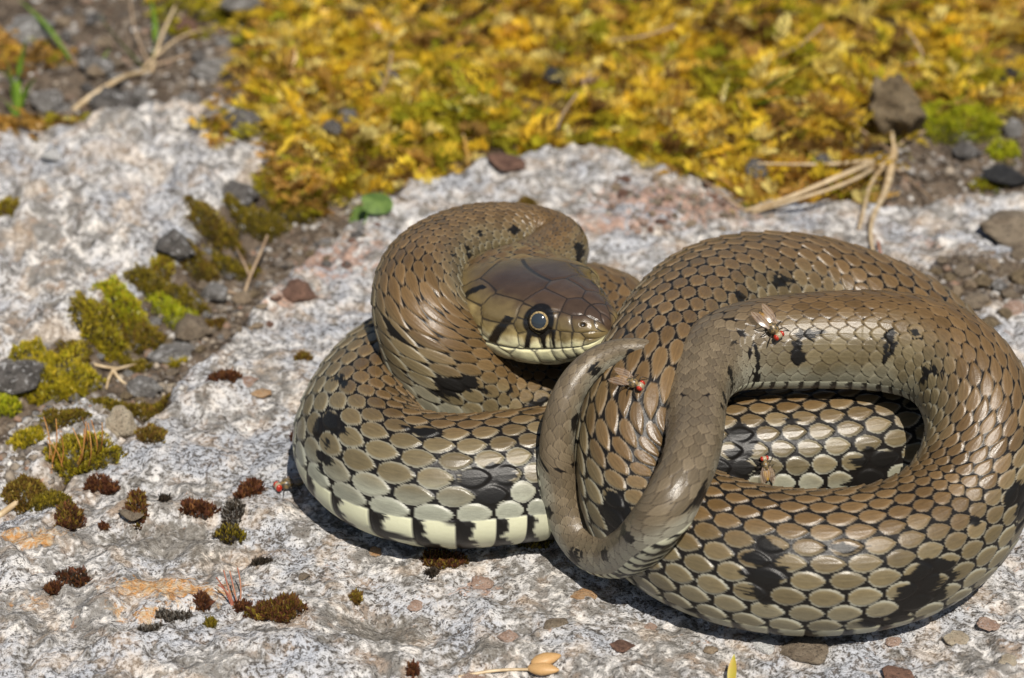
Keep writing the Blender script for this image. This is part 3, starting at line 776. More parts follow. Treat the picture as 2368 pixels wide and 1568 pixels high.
# loose grit too fine to count
def grit(n, pts, spread, size, label):
    rg = np.random.default_rng(n)
    bm = bmesh.new(); bmesh.ops.create_icosphere(bm, subdivisions=1, radius=1.0)
    bm.verts.ensure_lookup_table(); V0 = np.array([v.co[:] for v in bm.verts]); F0 = np.array([[v.index for v in f.verts] for f in bm.faces]); bm.free()
    Vs, Fs, Ts = [], [], []
    seg_ = rg.integers(0, len(pts) - 1, n); t_ = rg.uniform(0, 1, n)
    P2 = np.array([unproject(x, y, 0)[:2] for x, y in pts])
    xy = P2[seg_] * (1 - t_)[:, None] + P2[seg_ + 1] * t_[:, None] + rg.normal(0, 1, (n, 2)) * np.array(spread)
    z = height(xy[:, 0], xy[:, 1], False)
    cols = pick_c(n, rg)
    for q in range(n):
        r_ = size * K * (.35 + 1.3 * rg.uniform(0, 1) ** 3)
        W_ = V0 * (1 + .28 * rg.normal(0, 1, (len(V0), 1))) * np.array([rg.uniform(.7, 1.3), rg.uniform(.7, 1.2), rg.uniform(.45, .8)]) * r_
        Vs.append(W_ + np.array([xy[q, 0], xy[q, 1], z[q] + r_ * .25])); Fs.append(F0 + q * len(V0)); Ts.append(np.tile(cols[q], (len(V0), 1)))
    V = np.concatenate(Vs); c = V.mean(0); c[2] = V[:, 2].min()
    me = mesh_np('grit', V - c, np.concatenate(Fs), smooth=False); set_col(me, 'tint', np.concatenate(Ts))
    o = link('grit', me, GRIT_M); o.location = c
    return tag(o, label, kind='stuff')
def pick_c(n, rg):
    c = np.array([(.30, .28, .26), (.14, .12, .10), (.07, .06, .055), (.36, .30, .23), (.22, .13, .085), (.5, .48, .45), (.10, .075, .05)])[rg.integers(0, 7, n)]
    return c * rg.uniform(.75, 1.25, (n, 1))
gm_ = N('grit_stone'); gm_.set(Base_Color=gm_.mix(gm_.ramp(gm_.noise(gm_.coord(), 60, 3), .35, .65), gm_.attr('tint'), (.16, .13, .10)), Roughness=.9); GRIT_M = gm_.m
grit(1300, [(-60, 1060), (120, 960), (260, 900), (380, 790), (470, 690), (600, 570), (760, 460), (860, 400)], (.055, .07), 9, 'fine stony grit filling the mossy crevice')
grit(900, [(-100, 180), (100, 120), (300, 140), (450, 120), (560, 60), (300, 30), (0, 20)], (.12, .16), 12, 'grey and brown grit on the soil around the grass stalks')
grit(420, [(1980, 420), (2080, 360), (2200, 350), (2340, 380), (2450, 360)], (.07, .08), 10, 'dark grit around the root bundle')
grit(420, [(2130, 660), (2250, 650), (2380, 650), (2450, 690)], (.05, .06), 9, 'earthy grit between the rubble stones')
grit(300, [(1380, 480), (1560, 460), (1700, 500)], (.06, .06), 7, 'reddish grit on the slab behind the head')
# clasts set in the slab: parts of the rock
for px, py, w, h, key in [(1345, 1372, 66, 34, 'orange'), (1762, 1480, 86, 66, 'white'), (1850, 1492, 120, 74, 'brown'), (2215, 1468, 66, 58, 'cream'), (2062, 1480, 40, 36, 'pink'), (2090, 1560, 100, 40, 'rust'),
                          (873, 1272, 38, 20, 'orange'), (1120, 1342, 60, 40, 'pink'), (1170, 1466, 56, 40, 'pink'), (1500, 1445, 36, 26, 'pink'), (1440, 1492, 60, 22, 'rust'), (1090, 1560, 60, 30, 'pink'),
                          (600, 905, 50, 26, 'orange'), (575, 880, 46, 24, 'pink'), (2290, 1440, 60, 36, 'pink'), (1280, 1440, 60, 30, 'brown'), (960, 1395, 40, 26, 'pink'), (300, 1180, 70, 34, 'brown'), (700, 1330, 36, 24, 'brown'), (2330, 1520, 50, 40, 'cream'), (1640, 1500, 36, 22, 'tan')]:
    o = stone(px, py, w, h * 0.55, key, None, 'clast', sink=0.66); o.parent = ground

# ------------------------------------------------------------------ moss: kite-shaped leaves
def kites(B, Dv, Sv, L, Wd, curl=0.0, up=None):
    """one kite leaf per row: base, dir, side, length, width"""
    n = len(B); L = L[:, None]; Wd = Wd[:, None]
    mid = B + Dv * L * 0.45
    if up is not None: mid = mid + up * (L * curl)
    V = np.stack([B, mid + Sv * Wd * .5, B + Dv * L, mid - Sv * Wd * .5], 1).reshape(-1, 3)
    F = np.arange(4 * n).reshape(n, 4)
    return V, F
def unit(v): return v / (np.linalg.norm(v, axis=-1, keepdims=True) + 1e-12)

mm = N('moss_leaf')
mc = mm.attr('tint')
tr = mm.n('ShaderNodeBsdfTranslucent'); mm.l(mc, tr.inputs['Color'])
mm.set(Base_Color=mc, Roughness=0.38)
mx = mm.n('ShaderNodeMixShader'); mx.inputs[0].default_value = 0.42
mm.l(mm.b.outputs[0], mx.inputs[1]); mm.l(tr.outputs[0], mx.inputs[2]); mm.l(mx.outputs[0], mm.out.inputs['Surface'])

def moss_obj(name, V, F, tint, label, cat=None, group=None, kind=None):
    c = V.mean(0); c[2] = V[:, 2].min()
    me = mesh_np(name, V - c, F, smooth=False)
    set_col(me, 'tint', np.clip(tint, 0, 1))
    o = link(name, me, mm.m); o.location = c
    return tag(o, label, cat, group, kind)

def shoots(P, az, elev, ln, rad, nleaf, cA, cB, rg, sag=0.5):
    """feathery shoots: curved stem with leaves all round"""
    n = len(P); d = np.stack([np.cos(az) * np.cos(elev), np.sin(az) * np.cos(elev), np.sin(elev)], 1)
    up = np.array([0, 0, 1.0]); side = unit(np.cross(d, up)); nrm = np.cross(side, d)
    bend = rg.uniform(-.5, .5, n)
    Vs = []; Fs = []; Ts = []; off = 0
    for q in range(nleaf):
        t = (q + 0.5) / nleaf
        c = P + d * (ln * t)[:, None] + side * (bend * ln * t * t * .5)[:, None] - up * (ln * sag * t * t * .35)[:, None]
        a = (q % 3 - 1) * 1.15 + rg.uniform(-.5, .5, n)
        out = side * np.sin(a)[:, None] + nrm * np.cos(a)[:, None]
        taper = (1 - 0.75 * max(0, (t - 0.45) / 0.55)) * (0.7 + 0.3 * min(1, t * 4))
        dv = unit(d * 0.95 + out * (0.75 * taper + .1))
        sv = unit(np.cross(dv, out))
        L = rad * taper * rg.uniform(1.4, 2.3, n)
        V, F = kites(c, dv, sv, L, L * rg.uniform(.26, .42, n), 0.12, out)
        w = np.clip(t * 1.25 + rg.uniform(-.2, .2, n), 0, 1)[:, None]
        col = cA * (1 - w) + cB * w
        Vs.append(V); Fs.append(F + off); Ts.append(np.repeat(col, 4, 0)); off += len(V)
    return np.concatenate(Vs), np.concatenate(Fs), np.concatenate(Ts)

def pick(n, cols, rg, jit=.18):
    c = np.array(cols)[rg.integers(0, len(cols), n)]
    return c * rg.uniform(1 - jit, 1 + jit, (n, 1))
YEL = [(.96, .71, .07), (.94, .64, .05), (.97, .82, .30), (.90, .66, .05), (.96, .66, .10), (.97, .77, .18)]
GRN = [(.50, .46, .03), (.40, .40, .03), (.58, .50, .035)]
ORG = [(.66, .40, .09), (.72, .45, .13), (.55, .32, .07)]
BRN = [(.24, .135, .035), (.30, .18, .05), (.18, .10, .03)]
def mat_region(poly, n, seed, label, colors, mound=None, keep=0.0, lenr=(85, 190), radr=(13, 26)):
    rg = np.random.default_rng(seed)
    lo = poly.min(0); hi = np.minimum(poly.max(0), [2.3, 2.6]); lo = np.maximum(lo, [-2.0, -1])
    x = rg.uniform(lo[0], hi[0], n * 4); y = rg.uniform(lo[1], hi[1], n * 4)
    dd = sdist(poly, x + 0.05 * fbm(x * 6, y * 6, 2, seed), y + 0.06 * fbm(x * 6, y * 6, 2, seed + 1))
    dens = fbm(x * 4.5, y * 4.5, 3, seed + 5)
    ok = (dd > 0) & (dens + rg.uniform(-.25, .25, len(x)) > keep - 0.5 * np.clip(dd, 0, .1)) & (rg.uniform(0, 1, len(x)) < np.clip(1.15 - 0.35 * (y - .6), .35, 1))
    x, y = x[ok][:n], y[ok][:n]; n = len(x)
    z = height(x, y, False)
    layer = rg.uniform(0, 1, n) ** 1.3
    lift = (0.010 + 0.075 * layer * sstep(-.2, .35, fbm(x * 6, y * 6, 2, seed + 7)) * sstep(0, .1, sdist(poly, x, y)))
    P = np.stack([x, y, z + lift], 1)
    az = rg.normal(-math.pi / 2, 1.15, n) + 0.6 * fbm(x * 2.5, y * 2.5, 2, seed + 9) * 3
    el = rg.normal(.34, .34, n)
    ln = rg.uniform(*lenr, n) * K; rad = rg.uniform(*radr, n) * K
    tone = fbm(x * 3.1, y * 3.1, 3, seed + 11) + rg.uniform(-.22, .22, n)
    cB = pick(n, YEL, rg)
    for cols, lo_, hi_ in colors:
        s_ = (tone > lo_) & (tone < hi_); cB[s_] = pick(int(s_.sum()), cols, rg)
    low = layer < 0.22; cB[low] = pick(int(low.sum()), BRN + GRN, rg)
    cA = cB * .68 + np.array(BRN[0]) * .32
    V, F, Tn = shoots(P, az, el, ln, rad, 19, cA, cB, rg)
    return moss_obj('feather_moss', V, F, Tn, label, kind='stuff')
mat_region(MOSSY, 6200, 21, 'thick golden yellow feather moss mat spread behind the slab', [(GRN, -9, -.33), (ORG, .20, .34), (BRN, .38, .55)], keep=-0.07)
CLUMP = ground_poly([(552, 110), (600, 70), (760, 90), (850, 150), (860, 230), (790, 300), (700, 330), (640, 330), (600, 250), (560, 160)])
mat_region(CLUMP, 900, 33, 'bright yellow moss clump at the left end of the moss mat', [(ORG, .3, .6)], keep=-.4, lenr=(50, 100), radr=(9, 16))
FRING = ground_poly([(620, 330), (700, 330), (760, 390), (720, 460), (650, 440), (600, 400)])
mat_region(FRING, 130, 35, 'thin orange yellow moss fringe below the bright clump', [(ORG, -.3, .5)], keep=-.1, lenr=(40, 80), radr=(9, 15))
TONG = ground_poly([(1620, 340), (1800, 330), (1930, 340), (1950, 400), (1850, 440), (1740, 440), (1660, 400)])
mat_region(TONG, 420, 37, 'golden moss tongue hanging over the slab beside the root bundle', [(ORG, -.1, .5)], keep=-.5, lenr=(55, 110), radr=(9, 16))
SMALL = ground_poly([(455, 310), (490, 290), (535, 310), (520, 345), (470, 345)])
mat_region(SMALL, 60, 39, 'small isolated yellow moss sprig on the left rock', [(ORG, 0, .3)], keep=-.9, lenr=(30, 60), radr=(8, 13))
LTOP = ground_poly([(-60, 260), (60, 240), (140, 260), (200, 300), (170, 350), (60, 350), (-60, 340)])
mat_region(LTOP, 200, 41, 'orange moss strip along the back of the left rock', [(ORG, -.5, .5)], keep=-.3, lenr=(30, 65), radr=(8, 14))
LTOP2 = ground_poly([(-100, 80), (60, 60), (170, 80), (160, 130), (60, 150), (-100, 150)])
mat_region(LTOP2, 160, 43, 'ochre moss patch under the far grass stalks', [(ORG, -.5, .5)], keep=-.3, lenr=(30, 65), radr=(8, 14))
LTOP3 = ground_poly([(330, -80), (520, -80), (560, 0), (480, 45), (360, 40)])
mat_region(LTOP3, 170, 44, 'yellow green moss patch beside the far dry grass', [(GRN, -.5, .2)], keep=-.3, lenr=(30, 65), radr=(8, 14))

def cushion(px, py, w, h, n, cols, label, name='moss_cushion', blade=(9, 15), seed=None, spread=.55, cat='moss', group=None, base=(.05, .04, .015), hf=.42):
    rg = np.random.default_rng(int(px * 7 + py) if seed is None else seed)
    p = on_ground(px, py + h * .25); sc = K * np.linalg.norm(p - CAM) / DIST
    n = int(n)
    r = np.sqrt(rg.uniform(0, 1, n)); a = rg.uniform(0, 2 * np.pi, n)
    edge = 1 + .42 * noise2(np.cos(a) * 1.5 + px, np.sin(a) * 1.5 + py, 3) + .35 * noise2(np.cos(a) * 4 + px, np.sin(a) * 4 + py, 4)
    ex = r * np.cos(a) * edge; ey = r * np.sin(a) * edge
    rx = w * .52 * sc; ry = h * .72 * sc; hz = h * hf * sc
    lumps = .22 * noise2(ex * 3 + px, ey * 3 + py, 5)
    ez = np.sqrt(np.clip(1 - r * r, 0, 1)) + lumps
    x = p[0] + ex * rx; y = p[1] + ey * ry
    g = height(x, y, False)
    B = np.stack([x, y, g + np.maximum(ez, 0.02) * hz * .85], 1)
    nr = unit(np.stack([ex / rx * .01, ey / ry * .01, (ez + .5) / hz * .008], 1))
    d = unit(nr + rg.normal(0, spread, (n, 3)) * .8 + np.array([0, 0, .25]))
    s = unit(np.cross(d, rg.normal(0, 1, (n, 3))))
    L = rg.uniform(*blade, n) * sc * (.7 + .6 * rg.uniform(0, 1, n) ** 3)
    V, F = kites(B - d * (L * .3)[:, None], d, s, L, L * rg.uniform(.28, .45, n))
    tone = noise2(ex * 2.4 + px, ey * 2.4 + py, 8) + rg.uniform(-.3, .3, n)
    c = pick(n, cols, rg, .25) * (1 + .5 * tone[:, None])
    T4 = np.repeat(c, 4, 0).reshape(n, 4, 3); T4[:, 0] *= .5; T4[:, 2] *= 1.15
    # the packed stems below the leaves
    m = 22; gr = np.linspace(0, 1, 7)[1:]; ang = np.arange(m) / m * 2 * np.pi
    DV = [[p[0], p[1], p[2] + hz * .8]]
    for q in gr:
        e = .94 + .42 * noise2(np.cos(ang) * 1.5 + px, np.sin(ang) * 1.5 + py, 3) + .35 * noise2(np.cos(ang) * 4 + px, np.sin(ang) * 4 + py, 4)
        xx = p[0] + q * np.cos(ang) * e * rx * .97; yy = p[1] + q * np.sin(ang) * e * ry * .97
        zz = height(xx, yy, False) + np.sqrt(max(0, 1 - q * q)) * hz * .8 - (0.006 if q == 1 else 0)
        DV += list(np.stack([xx, yy, zz], 1))
    DF = [(0, 1 + i, 1 + (i + 1) % m, 1 + (i + 1) % m) for i in range(m)]
    DQ = []
    for k in range(5):
        for i in range(m): DQ.append((1 + k * m + i, 1 + (k + 1) * m + i, 1 + (k + 1) * m + (i + 1) % m, 1 + k * m + (i + 1) % m))
    off = len(V)
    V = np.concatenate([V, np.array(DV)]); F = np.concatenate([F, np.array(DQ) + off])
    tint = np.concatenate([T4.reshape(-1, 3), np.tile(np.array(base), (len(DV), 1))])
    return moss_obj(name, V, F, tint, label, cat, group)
YG = [(.42, .34, .022), (.36, .32, .02), (.50, .38, .03)]; OL = [(.20, .155, .02), (.15, .12, .02), (.26, .18, .025), (.30, .24, .02)]
BG = [(.42, .44, .02), (.34, .38, .02), (.52, .48, .03)]; RB = [(.115, .045, .025), (.16, .06, .03), (.085, .035, .02), (.20, .09, .03)]
OB = [(.22, .13, .03), (.16, .09, .025), (.27, .2, .03)]; DK = [(.05, .035, .025), (.09, .07, .05), (.035, .028, .02)]; GY = [(.22, .2, .17), (.12, .1, .08), (.32, .3, .27)]
for a in [
 (122, 880, 205, 92, 5200, YG, 'large domed yellow green moss cushion in front of the broad dark stone'),
 (14, 928, 70, 60, 900, BG, 'small bright green moss cushion left of the large domed one'),
 (195, 1062, 165, 84, 3600, YG + OL, 'yellow green moss cushion with orange stalks beside the slab edge'),
 (60, 1128, 96, 76, 2000, OB, 'brownish moss cushion at the lower end of the crevice'),
 (110, 1150, 90, 46, 1200, OL, 'olive moss strip between brownish cushion and slab'),
 (232, 748, 110, 88, 2200, OL + YG, 'olive yellow moss hummock in the middle of the crevice'),
 (292, 700, 110, 70, 2000, YG + BG, 'yellow green moss tuft behind the olive hummock'),
 (330, 770, 100, 70, 1800, OL + OB, 'olive brown moss patch beside the brown rusty stone'),
 (345, 650, 90, 60, 1400, OL, 'dark olive moss climbing the side of the left rock'),
 (375, 610, 46, 48, 700, OB + YG, 'small orange brown moss knob on the left rock side'),
 (400, 722, 110, 46, 1500, BG, 'bright green moss behind the brown rusty stone'),
 (405, 832, 56, 30, 700, YG, 'little yellow green moss tuft under the long flat grey stone'),
 (240, 802, 80, 40, 1000, YG, 'yellow moss cushion touching the large domed one'),
 (335, 945, 120, 50, 1700, OB + OL, 'reddish olive moss behind the pale cream stone'),
 (350, 1000, 70, 40, 800, OB, 'rusty moss between cream stone and slab edge'),
 (500, 525, 120, 62, 2000, OL + OB, 'dark olive moss at the near end of the long moss band'),
 (590, 505, 130, 60, 2300, OL, 'olive moss next to the near end of the long moss band'),
 (680, 480, 130, 56, 2300, OL, 'olive moss hummock in the middle of the long moss band'),
 (745, 452, 110, 52, 1900, OL + YG, 'yellowish olive moss behind the middle of the long band'),
 (640, 440, 110, 40, 1500, YG, 'yellow moss ridge between dark grey stone and moss band'),
 (815, 405, 110, 60, 1900, BG + YG, 'fresh green moss where the long band meets the mat'),
 (880, 330, 130, 46, 1900, BG + YG, 'fresh yellow green moss cushion in the mat by the dark pebble'),
 (2213, 262, 235, 100, 4800, BG, 'wide bright green moss cushion right of the earth clod'),
 (1985, 268, 110, 80, 1700, YG + OL, 'yellow green moss cushion left of the earth clod'),
 (2285, 425, 80, 40, 900, OL + BG, 'dark green moss on the edge of the flat black stone'),
 (1965, 432, 120, 44, 1400, YG, 'yellow moss cushion under the root bundle'),
 (2320, 350, 70, 44, 800, BG, 'small green moss cushion right of the root bundle'),
 (1217, 466, 40, 34, 500, OB, 'small round ochre moss ball on the slab behind the neck'),
 (15, 476, 70, 40, 700, OB + YG, 'ochre moss patch in a hollow of the left rock'),
 (270, 262, 90, 30, 800, OL, 'dark olive moss under the dark brown stone'),
 (150, 960, 110, 44, 1200, OL + OB, 'olive moss between the large dome and the stalked cushion'),
 (60, 1010, 90, 40, 900, YG, 'yellowish moss on the low rock beside the crevice'),
 (260, 930, 90, 40, 1000, OL, 'olive moss left of the blocky grey stone'),
 (430, 690, 90, 44, 1100, OL, 'dark moss left of the rounded speckled stone'),
 (480, 745, 90, 34, 900, OB, 'brownish moss right of the brown rusty stone'),
 (455, 600, 100, 54, 1300, OL + OB, 'dark moss below the dark grey rounded stone'),
 (540, 620, 110, 40, 1100, OL, 'thin dark moss around the forked twig'),
 (170, 820, 80, 44, 900, OB + OL, 'brown moss right of the broad dark stone'),
 (300, 840, 100, 36, 900, OL, 'dark moss below the olive brown patch'),
 (1500, 250, 130, 40, 1400, BG, 'fresh green moss spot in the middle of the golden mat'),
]:
    cushion(*a)
for a in [
 (160, 1186, 58, 66, 420, RB + OB, 'tall red brown moss tuft on the slab edge below the crevice'),
 (224, 1114, 58, 36, 300, RB, 'thin red brown moss strip at the slab edge'),
 (256, 1133, 40, 22, 200, RB, 'little red brown moss tuft beside the thin strip'),
 (316, 1160, 46, 56, 380, RB + OB, 'upright red brown moss tuft above the brown hollow'),
 (460, 1173, 76, 32, 380, RB, 'low wide red brown moss tuft between two taller ones'),
 (540, 1176, 44, 48, 320, DK + GY, 'dark hairy moss tuft below the jagged red brown one'),
 (576, 1124, 64, 46, 400, RB, 'jagged red brown moss tuft nearest to the ground fly'),
 (532, 1231, 60, 36, 300, OL + DK, 'dark olive moss tuft on the middle of the slab'),
 (604, 1299, 44, 20, 200, DK, 'flat blackish moss tuft above the red stalks'),
 (172, 1332, 66, 40, 360, DK + RB, 'dark moss tuft at the end of the brown hollow'),
 (124, 1358, 32, 24, 180, RB, 'small dark red tuft left of the orange stain'),
 (468, 1387, 32, 28, 220, RB, 'small round red brown tuft left of the red stalks'),
 (640, 1408, 116, 60, 1000, RB + OB, 'largest spiky red brown moss tuft on the slab'),
 (560, 1402, 36, 28, 200, RB, 'small red tuft at the foot of the red stalks'),
 (400, 1419, 76, 22, 300, GY + DK, 'grey hairy moss streak left of the largest tuft'),
 (348, 1455, 56, 26, 240, GY + DK, 'grey hairy moss tuft below the orange stain'),
 (488, 1439, 22, 20, 120, OL, 'tiny olive moss tuft below the small round red one'),
 (824, 1379, 24, 20, 130, OB, 'tiny ochre moss tuft above the clay hollow'),
 (380, 1155, 24, 18, 110, DK, 'tiny black moss tuft right of the upright one'),
 (1030, 1292, 96, 42, 650, RB + OB, 'brown moss tuft touching the front of the left coil'),
 (1235, 1248, 80, 34, 480, DK + OL, 'dark moss under the snake between coil and tail loop'),
 (690, 1000, 26, 42, 220, RB, 'brown moss tuft behind the left edge of the coil'),
 (520, 866, 70, 28, 340, RB, 'red brown moss tuft on the slab above the pale crest'),
 (700, 822, 34, 22, 170, OB, 'ochre tuft on the slab left of the coil'),
 (1000, 1322, 26, 18, 120, DK, 'tiny black tuft below the left coil'),
 (240, 1215, 20, 16, 90, RB, 'tiny red tuft beside the brown hollow'),
 (955, 1550, 26, 22, 130, RB, 'tiny red tuft near the dry seed pod'),
]:
    cushion(*a[:4], a[4] * 1.7, *a[5:], name='moss_tuft', blade=(11, 22), spread=.5, hf=.34, base=(.03, .02, .012))

# ------------------------------------------------------------------ stalks, grass, twigs
def tube(pts, r0, r1, seg=7, sub=5):
    P = np.array(pts, float); t = np.concatenate([[0], np.cumsum(np.linalg.norm(np.diff(P, axis=0), axis=1))])
    q = np.linspace(0, t[-1], (len(P) - 1) * sub + 1)
    Cc = spline(t, P, q) if len(P) > 2 else np.stack([np.interp(q, t, P[:, k]) for k in range(3)], 1)
    Tn = unit(np.gradient(Cc, axis=0)); ref = np.array([.3, .2, .93])
    A = unit(np.cross(Tn, ref)); Bq = np.cross(Tn, A)
    rr = np.linspace(r0, r1, len(q)); an = np.arange(seg) / seg * 2 * np.pi
    V = (Cc[:, None] + (A[:, None] * np.cos(an)[None, :, None] + Bq[:, None] * np.sin(an)[None, :, None]) * rr[:, None, None]).reshape(-1, 3)
    n = len(q); F = [(i * seg + j, i * seg + (j + 1) % seg, (i + 1) * seg + (j + 1) % seg, (i + 1) * seg + j) for i in range(n - 1) for j in range(seg)]
    F += [(0, seg - 1 - k, seg - 2 - k, seg - 2 - k) for k in range(0)]
    return V, np.array(F)
def spline_blade(pts, w):
    P = np.array(pts, float); t = np.concatenate([[0], np.cumsum(np.linalg.norm(np.diff(P, axis=0), axis=1))])
    q = np.linspace(0, t[-1], 14); Cc = spline(t, P, q); Tn = unit(np.gradient(Cc, axis=0))
    A = unit(np.cross(Tn, np.array([0, .5, .86]))); Nn = np.cross(A, Tn)
    ww = w * np.clip(np.sin(np.linspace(.5, math.pi * .985, 14)), .03, 1)
    L = Cc + A * ww[:, None]; Rr = Cc - A * ww[:, None]; Mm = Cc - Nn * (ww * .35)[:, None]
    V = np.stack([L, Mm, Rr], 1).reshape(-1, 3)
    F = [(i * 3 + k, i * 3 + k + 1, i * 3 + k + 4, i * 3 + k + 3) for i in range(13) for k in range(2)]
    return V, np.array(F)
def pts3(seq):
    """picture points with height above ground (k) -> scene points"""
    out = []
    for px, py, dz in seq:
        g = on_ground(px, py)
        # a point dz above the ground seen at the same spot lies nearer
        z = g[2] + dz * K
        for _ in range(3):
            p = unproject(px, py, z / K); z = float(height(p[:1], p[1:2], False)[0]) + dz * K
        out.append(unproject(px, py, z / K))
    return out
def plant_mat(name, c1, c2, trans=0.3, rough=.5):
    m = N(name); co = m.coord(); a = m.noise(co, 30, 3, .6)
    col = m.mix(m.ramp(a, .35, .65), c1, c2)
    t = m.n('ShaderNodeBsdfTranslucent'); m.l(col, t.inputs['Color']); m.set(Base_Color=col, Roughness=rough)
    x = m.n('ShaderNodeMixShader'); x.inputs[0].default_value = trans
    m.l(m.b.outputs[0], x.inputs[1]); m.l(t.outputs[0], x.inputs[2]); m.l(x.outputs[0], m.out.inputs['Surface'])
    return m.m
STRAW = plant_mat('straw', (.46, .33, .18), (.66, .52, .33), .15); STRAWD = plant_mat('straw_dark', (.30, .20, .12), (.42, .31, .2), .1)
GREEN = plant_mat('grass_green', (.13, .26, .02), (.22, .34, .03), .4, .85); SETA = plant_mat('seta', (.50, .20, .05), (.62, .34, .1), .3)
REDST = plant_mat('red_stalk', (.34, .10, .06), (.5, .24, .14), .2); YGRASS = plant_mat('grass_yellow', (.50, .45, .05), (.62, .40, .08), .4)
def strand(name, seq, r0, r1, mat, parent=None, seg=7):
    V, F = tube(pts3(seq), r0 * K, r1 * K, seg)
    if parent is None: c = V.mean(0); c[2] = V[:, 2].min()
    else: c = np.array(parent.location)
    o = link(name, mesh_np(name, V - c, F), mat, parent)
    if parent is None: o.location = c
    return o
def blade(name, seq, w, mat, parent=None):
    V, F = spline_blade(pts3(seq), w * K)
    c = V.mean(0) if parent is None else np.array(parent.location)
    if parent is None: c[2] = V[:, 2].min()
    o = link(name, mesh_np(name, V - c, F), mat, parent)
    if parent is None: o.location = c
    return o
gt = thing('grass_tuft', on_ground(38, 268), 'green grass tuft beside the grey brown stone at the far left', 'grass')
for seq in [[(38, 268, 0), (32, 200, 60), (10, 130, 150)], [(38, 268, 0), (44, 170, 80), (62, 85, 190)], [(42, 268, 0), (60, 210, 60), (84, 180, 110)], [(34, 268, 0), (8, 230, 40), (-25, 215, 70)], [(38, 262, 0), (20, 180, 70), (-12, 150, 130)]]:
    blade('blade', seq, 9, GREEN, gt)
g2 = thing('grass_stalks', on_ground(345, 165), 'dry grass stalks with a few green blades rising from the far gravel', 'grass')
for nm, seq, w, mt in [('blade', [(170, 150, 0), (120, 75, 50), (38, -5, 90)], 9, GREEN), ('stalk', [(190, 185, 2), (165, 130, 20), (140, 95, 45)], 5, STRAWD), ('blade', [(340, 165, 0), (285, 105, 60), (225, 30, 120)], 8, GREEN),
                       ('stalk', [(350, 165, 2), (372, 90, 70), (405, 15, 140)], 7, STRAW), ('stalk', [(350, 160, 2), (310, 60, 80), (300, -20, 150)], 4, STRAWD), ('blade', [(350, 160, 0), (358, 50, 110), (340, -30, 180)], 8, GREEN),
                       ('stalk', [(360, 150, 2), (430, 130, 20), (520, 110, 10)], 5, STRAWD), ('blade', [(530, 80, 0), (560, 55, 20), (585, 40, 26)], 9, GREEN), ('stalk', [(330, 160, 2), (410, 90, 60), (470, 70, 50)], 5, STRAW), ('blade', [(215, 165, 0), (235, 140, 30), (255, 110, 60)], 8, GREEN)]:
    (blade if nm == 'blade' else strand)(*((nm, seq, w, mt, g2) if nm == 'blade' else (nm, seq, w * .9, w * .5, mt, g2)))
tag(strand('dry_stalk', [(155, 272, 4), (195, 235, 12), (250, 198, 26), (300, 174, 26), (345, 166, 8)], 9, 7, STRAW), 'thick pale dry stalk bent over the dark brown stone', 'stalk')
tw = thing('dry_twig', on_ground(570, 700), 'forked grey twig standing in the crevice near the rounded stone', 'twig')
for s_, a_, b_ in [([(560, 700, 0), (578, 640, 25), (600, 590, 45), (618, 545, 70)], 5, 3), ([(578, 642, 24), (560, 600, 40), (545, 572, 60)], 4, 2), ([(570, 690, 4), (530, 675, 18), (480, 690, 10)], 4, 2)]:
    strand('branch', s_, a_, b_, STRAWD, tw)
sp = thing('straw_sprig', on_ground(275, 872), 'small star of dry straw lying behind the blocky grey stone', 'straw')
for s_ in [[(180, 832, 40), (240, 848, 20), (310, 852, 8)], [(262, 856, 10), (275, 875, 8), (298, 893, 4)], [(262, 856, 10), (250, 880, 6), (246, 900, 3)], [(262, 856, 10), (290, 848, 12), (318, 842, 8)]]:
    strand('stem', s_, 4.5, 2.5, STRAW, sp)
tag(strand('dry_stalk', [(-20, 1205, 6), (20, 1176, 12), (68, 1140, 4)], 8, 6, STRAW), 'thick dry stalk lying below the brownish moss cushion', 'stalk')
rb = thing('root_bundle', on_ground(2066, 380), 'pale dry root bundle of splayed straw stems in front of the earth clod', 'straw')
for s_, a_, b_, mt in [
 ([(2066, 350, 60), (2050, 430, 50), (2012, 535, 10), (2022, 590, 8), (2047, 628, 6)], 12, 3, STRAW), ([(2062, 362, 60), (2030, 400, 54), (2000, 470, 16), (1985, 530, 6)], 7, 4, STRAW),
 ([(2014, 378, 70), (1900, 425, 75), (1800, 465, 40), (1722, 488, 8)], 9, 5, STRAW), ([(2020, 388, 66), (1910, 440, 66), (1740, 492, 7)], 6, 4, STRAW),
 ([(2016, 372, 74), (1900, 380, 100), (1752, 378, 90)], 6, 3, STRAW), ([(2050, 378, 66), (1985, 410, 64), (1930, 445, 40)], 6, 3, STRAW), ([(2066, 345, 20), (2100, 320, 24), (2150, 300, 14)], 5, 3, STRAWD),
 ([(2070, 390, 18), (2120, 430, 20), (2180, 490, 8)], 3, 2, STRAWD), ([(2066, 345, 22), (2062, 300, 50), (2068, 250, 70)], 6, 3, STRAW), ([(1722, 488, 6), (1670, 450, 16), (1618, 406, 10)], 3, 2, STRAWD),
 ([(2060, 350, 20), (1990, 300, 40), (1895, 215, 30)], 3, 2, STRAWD), ([(2010, 290, 30), (1960, 250, 40), (1930, 220, 30)], 3, 2, STRAW)]:
    strand('stem', s_, a_, b_, mt, rb)
tag(strand('red_stalk', [(2030, 560, 16), (2040, 600, 12), (2052, 632, 4)], 4, 2.5, REDST), 'short red stalk at the lower end of the root bundle', 'stalk')
for s_, lb in [([(1762, 212, 140), (1820, 175, 215), (1893, 134, 240)], 'longer bright green grass blade lying over the moss mat'), ([(1752, 240, 130), (1800, 226, 170), (1858, 212, 170)], 'shorter bright green grass blade below the longer one')]:
    tag(blade('green_grass', s_, 10, GREEN), lb, 'grass')
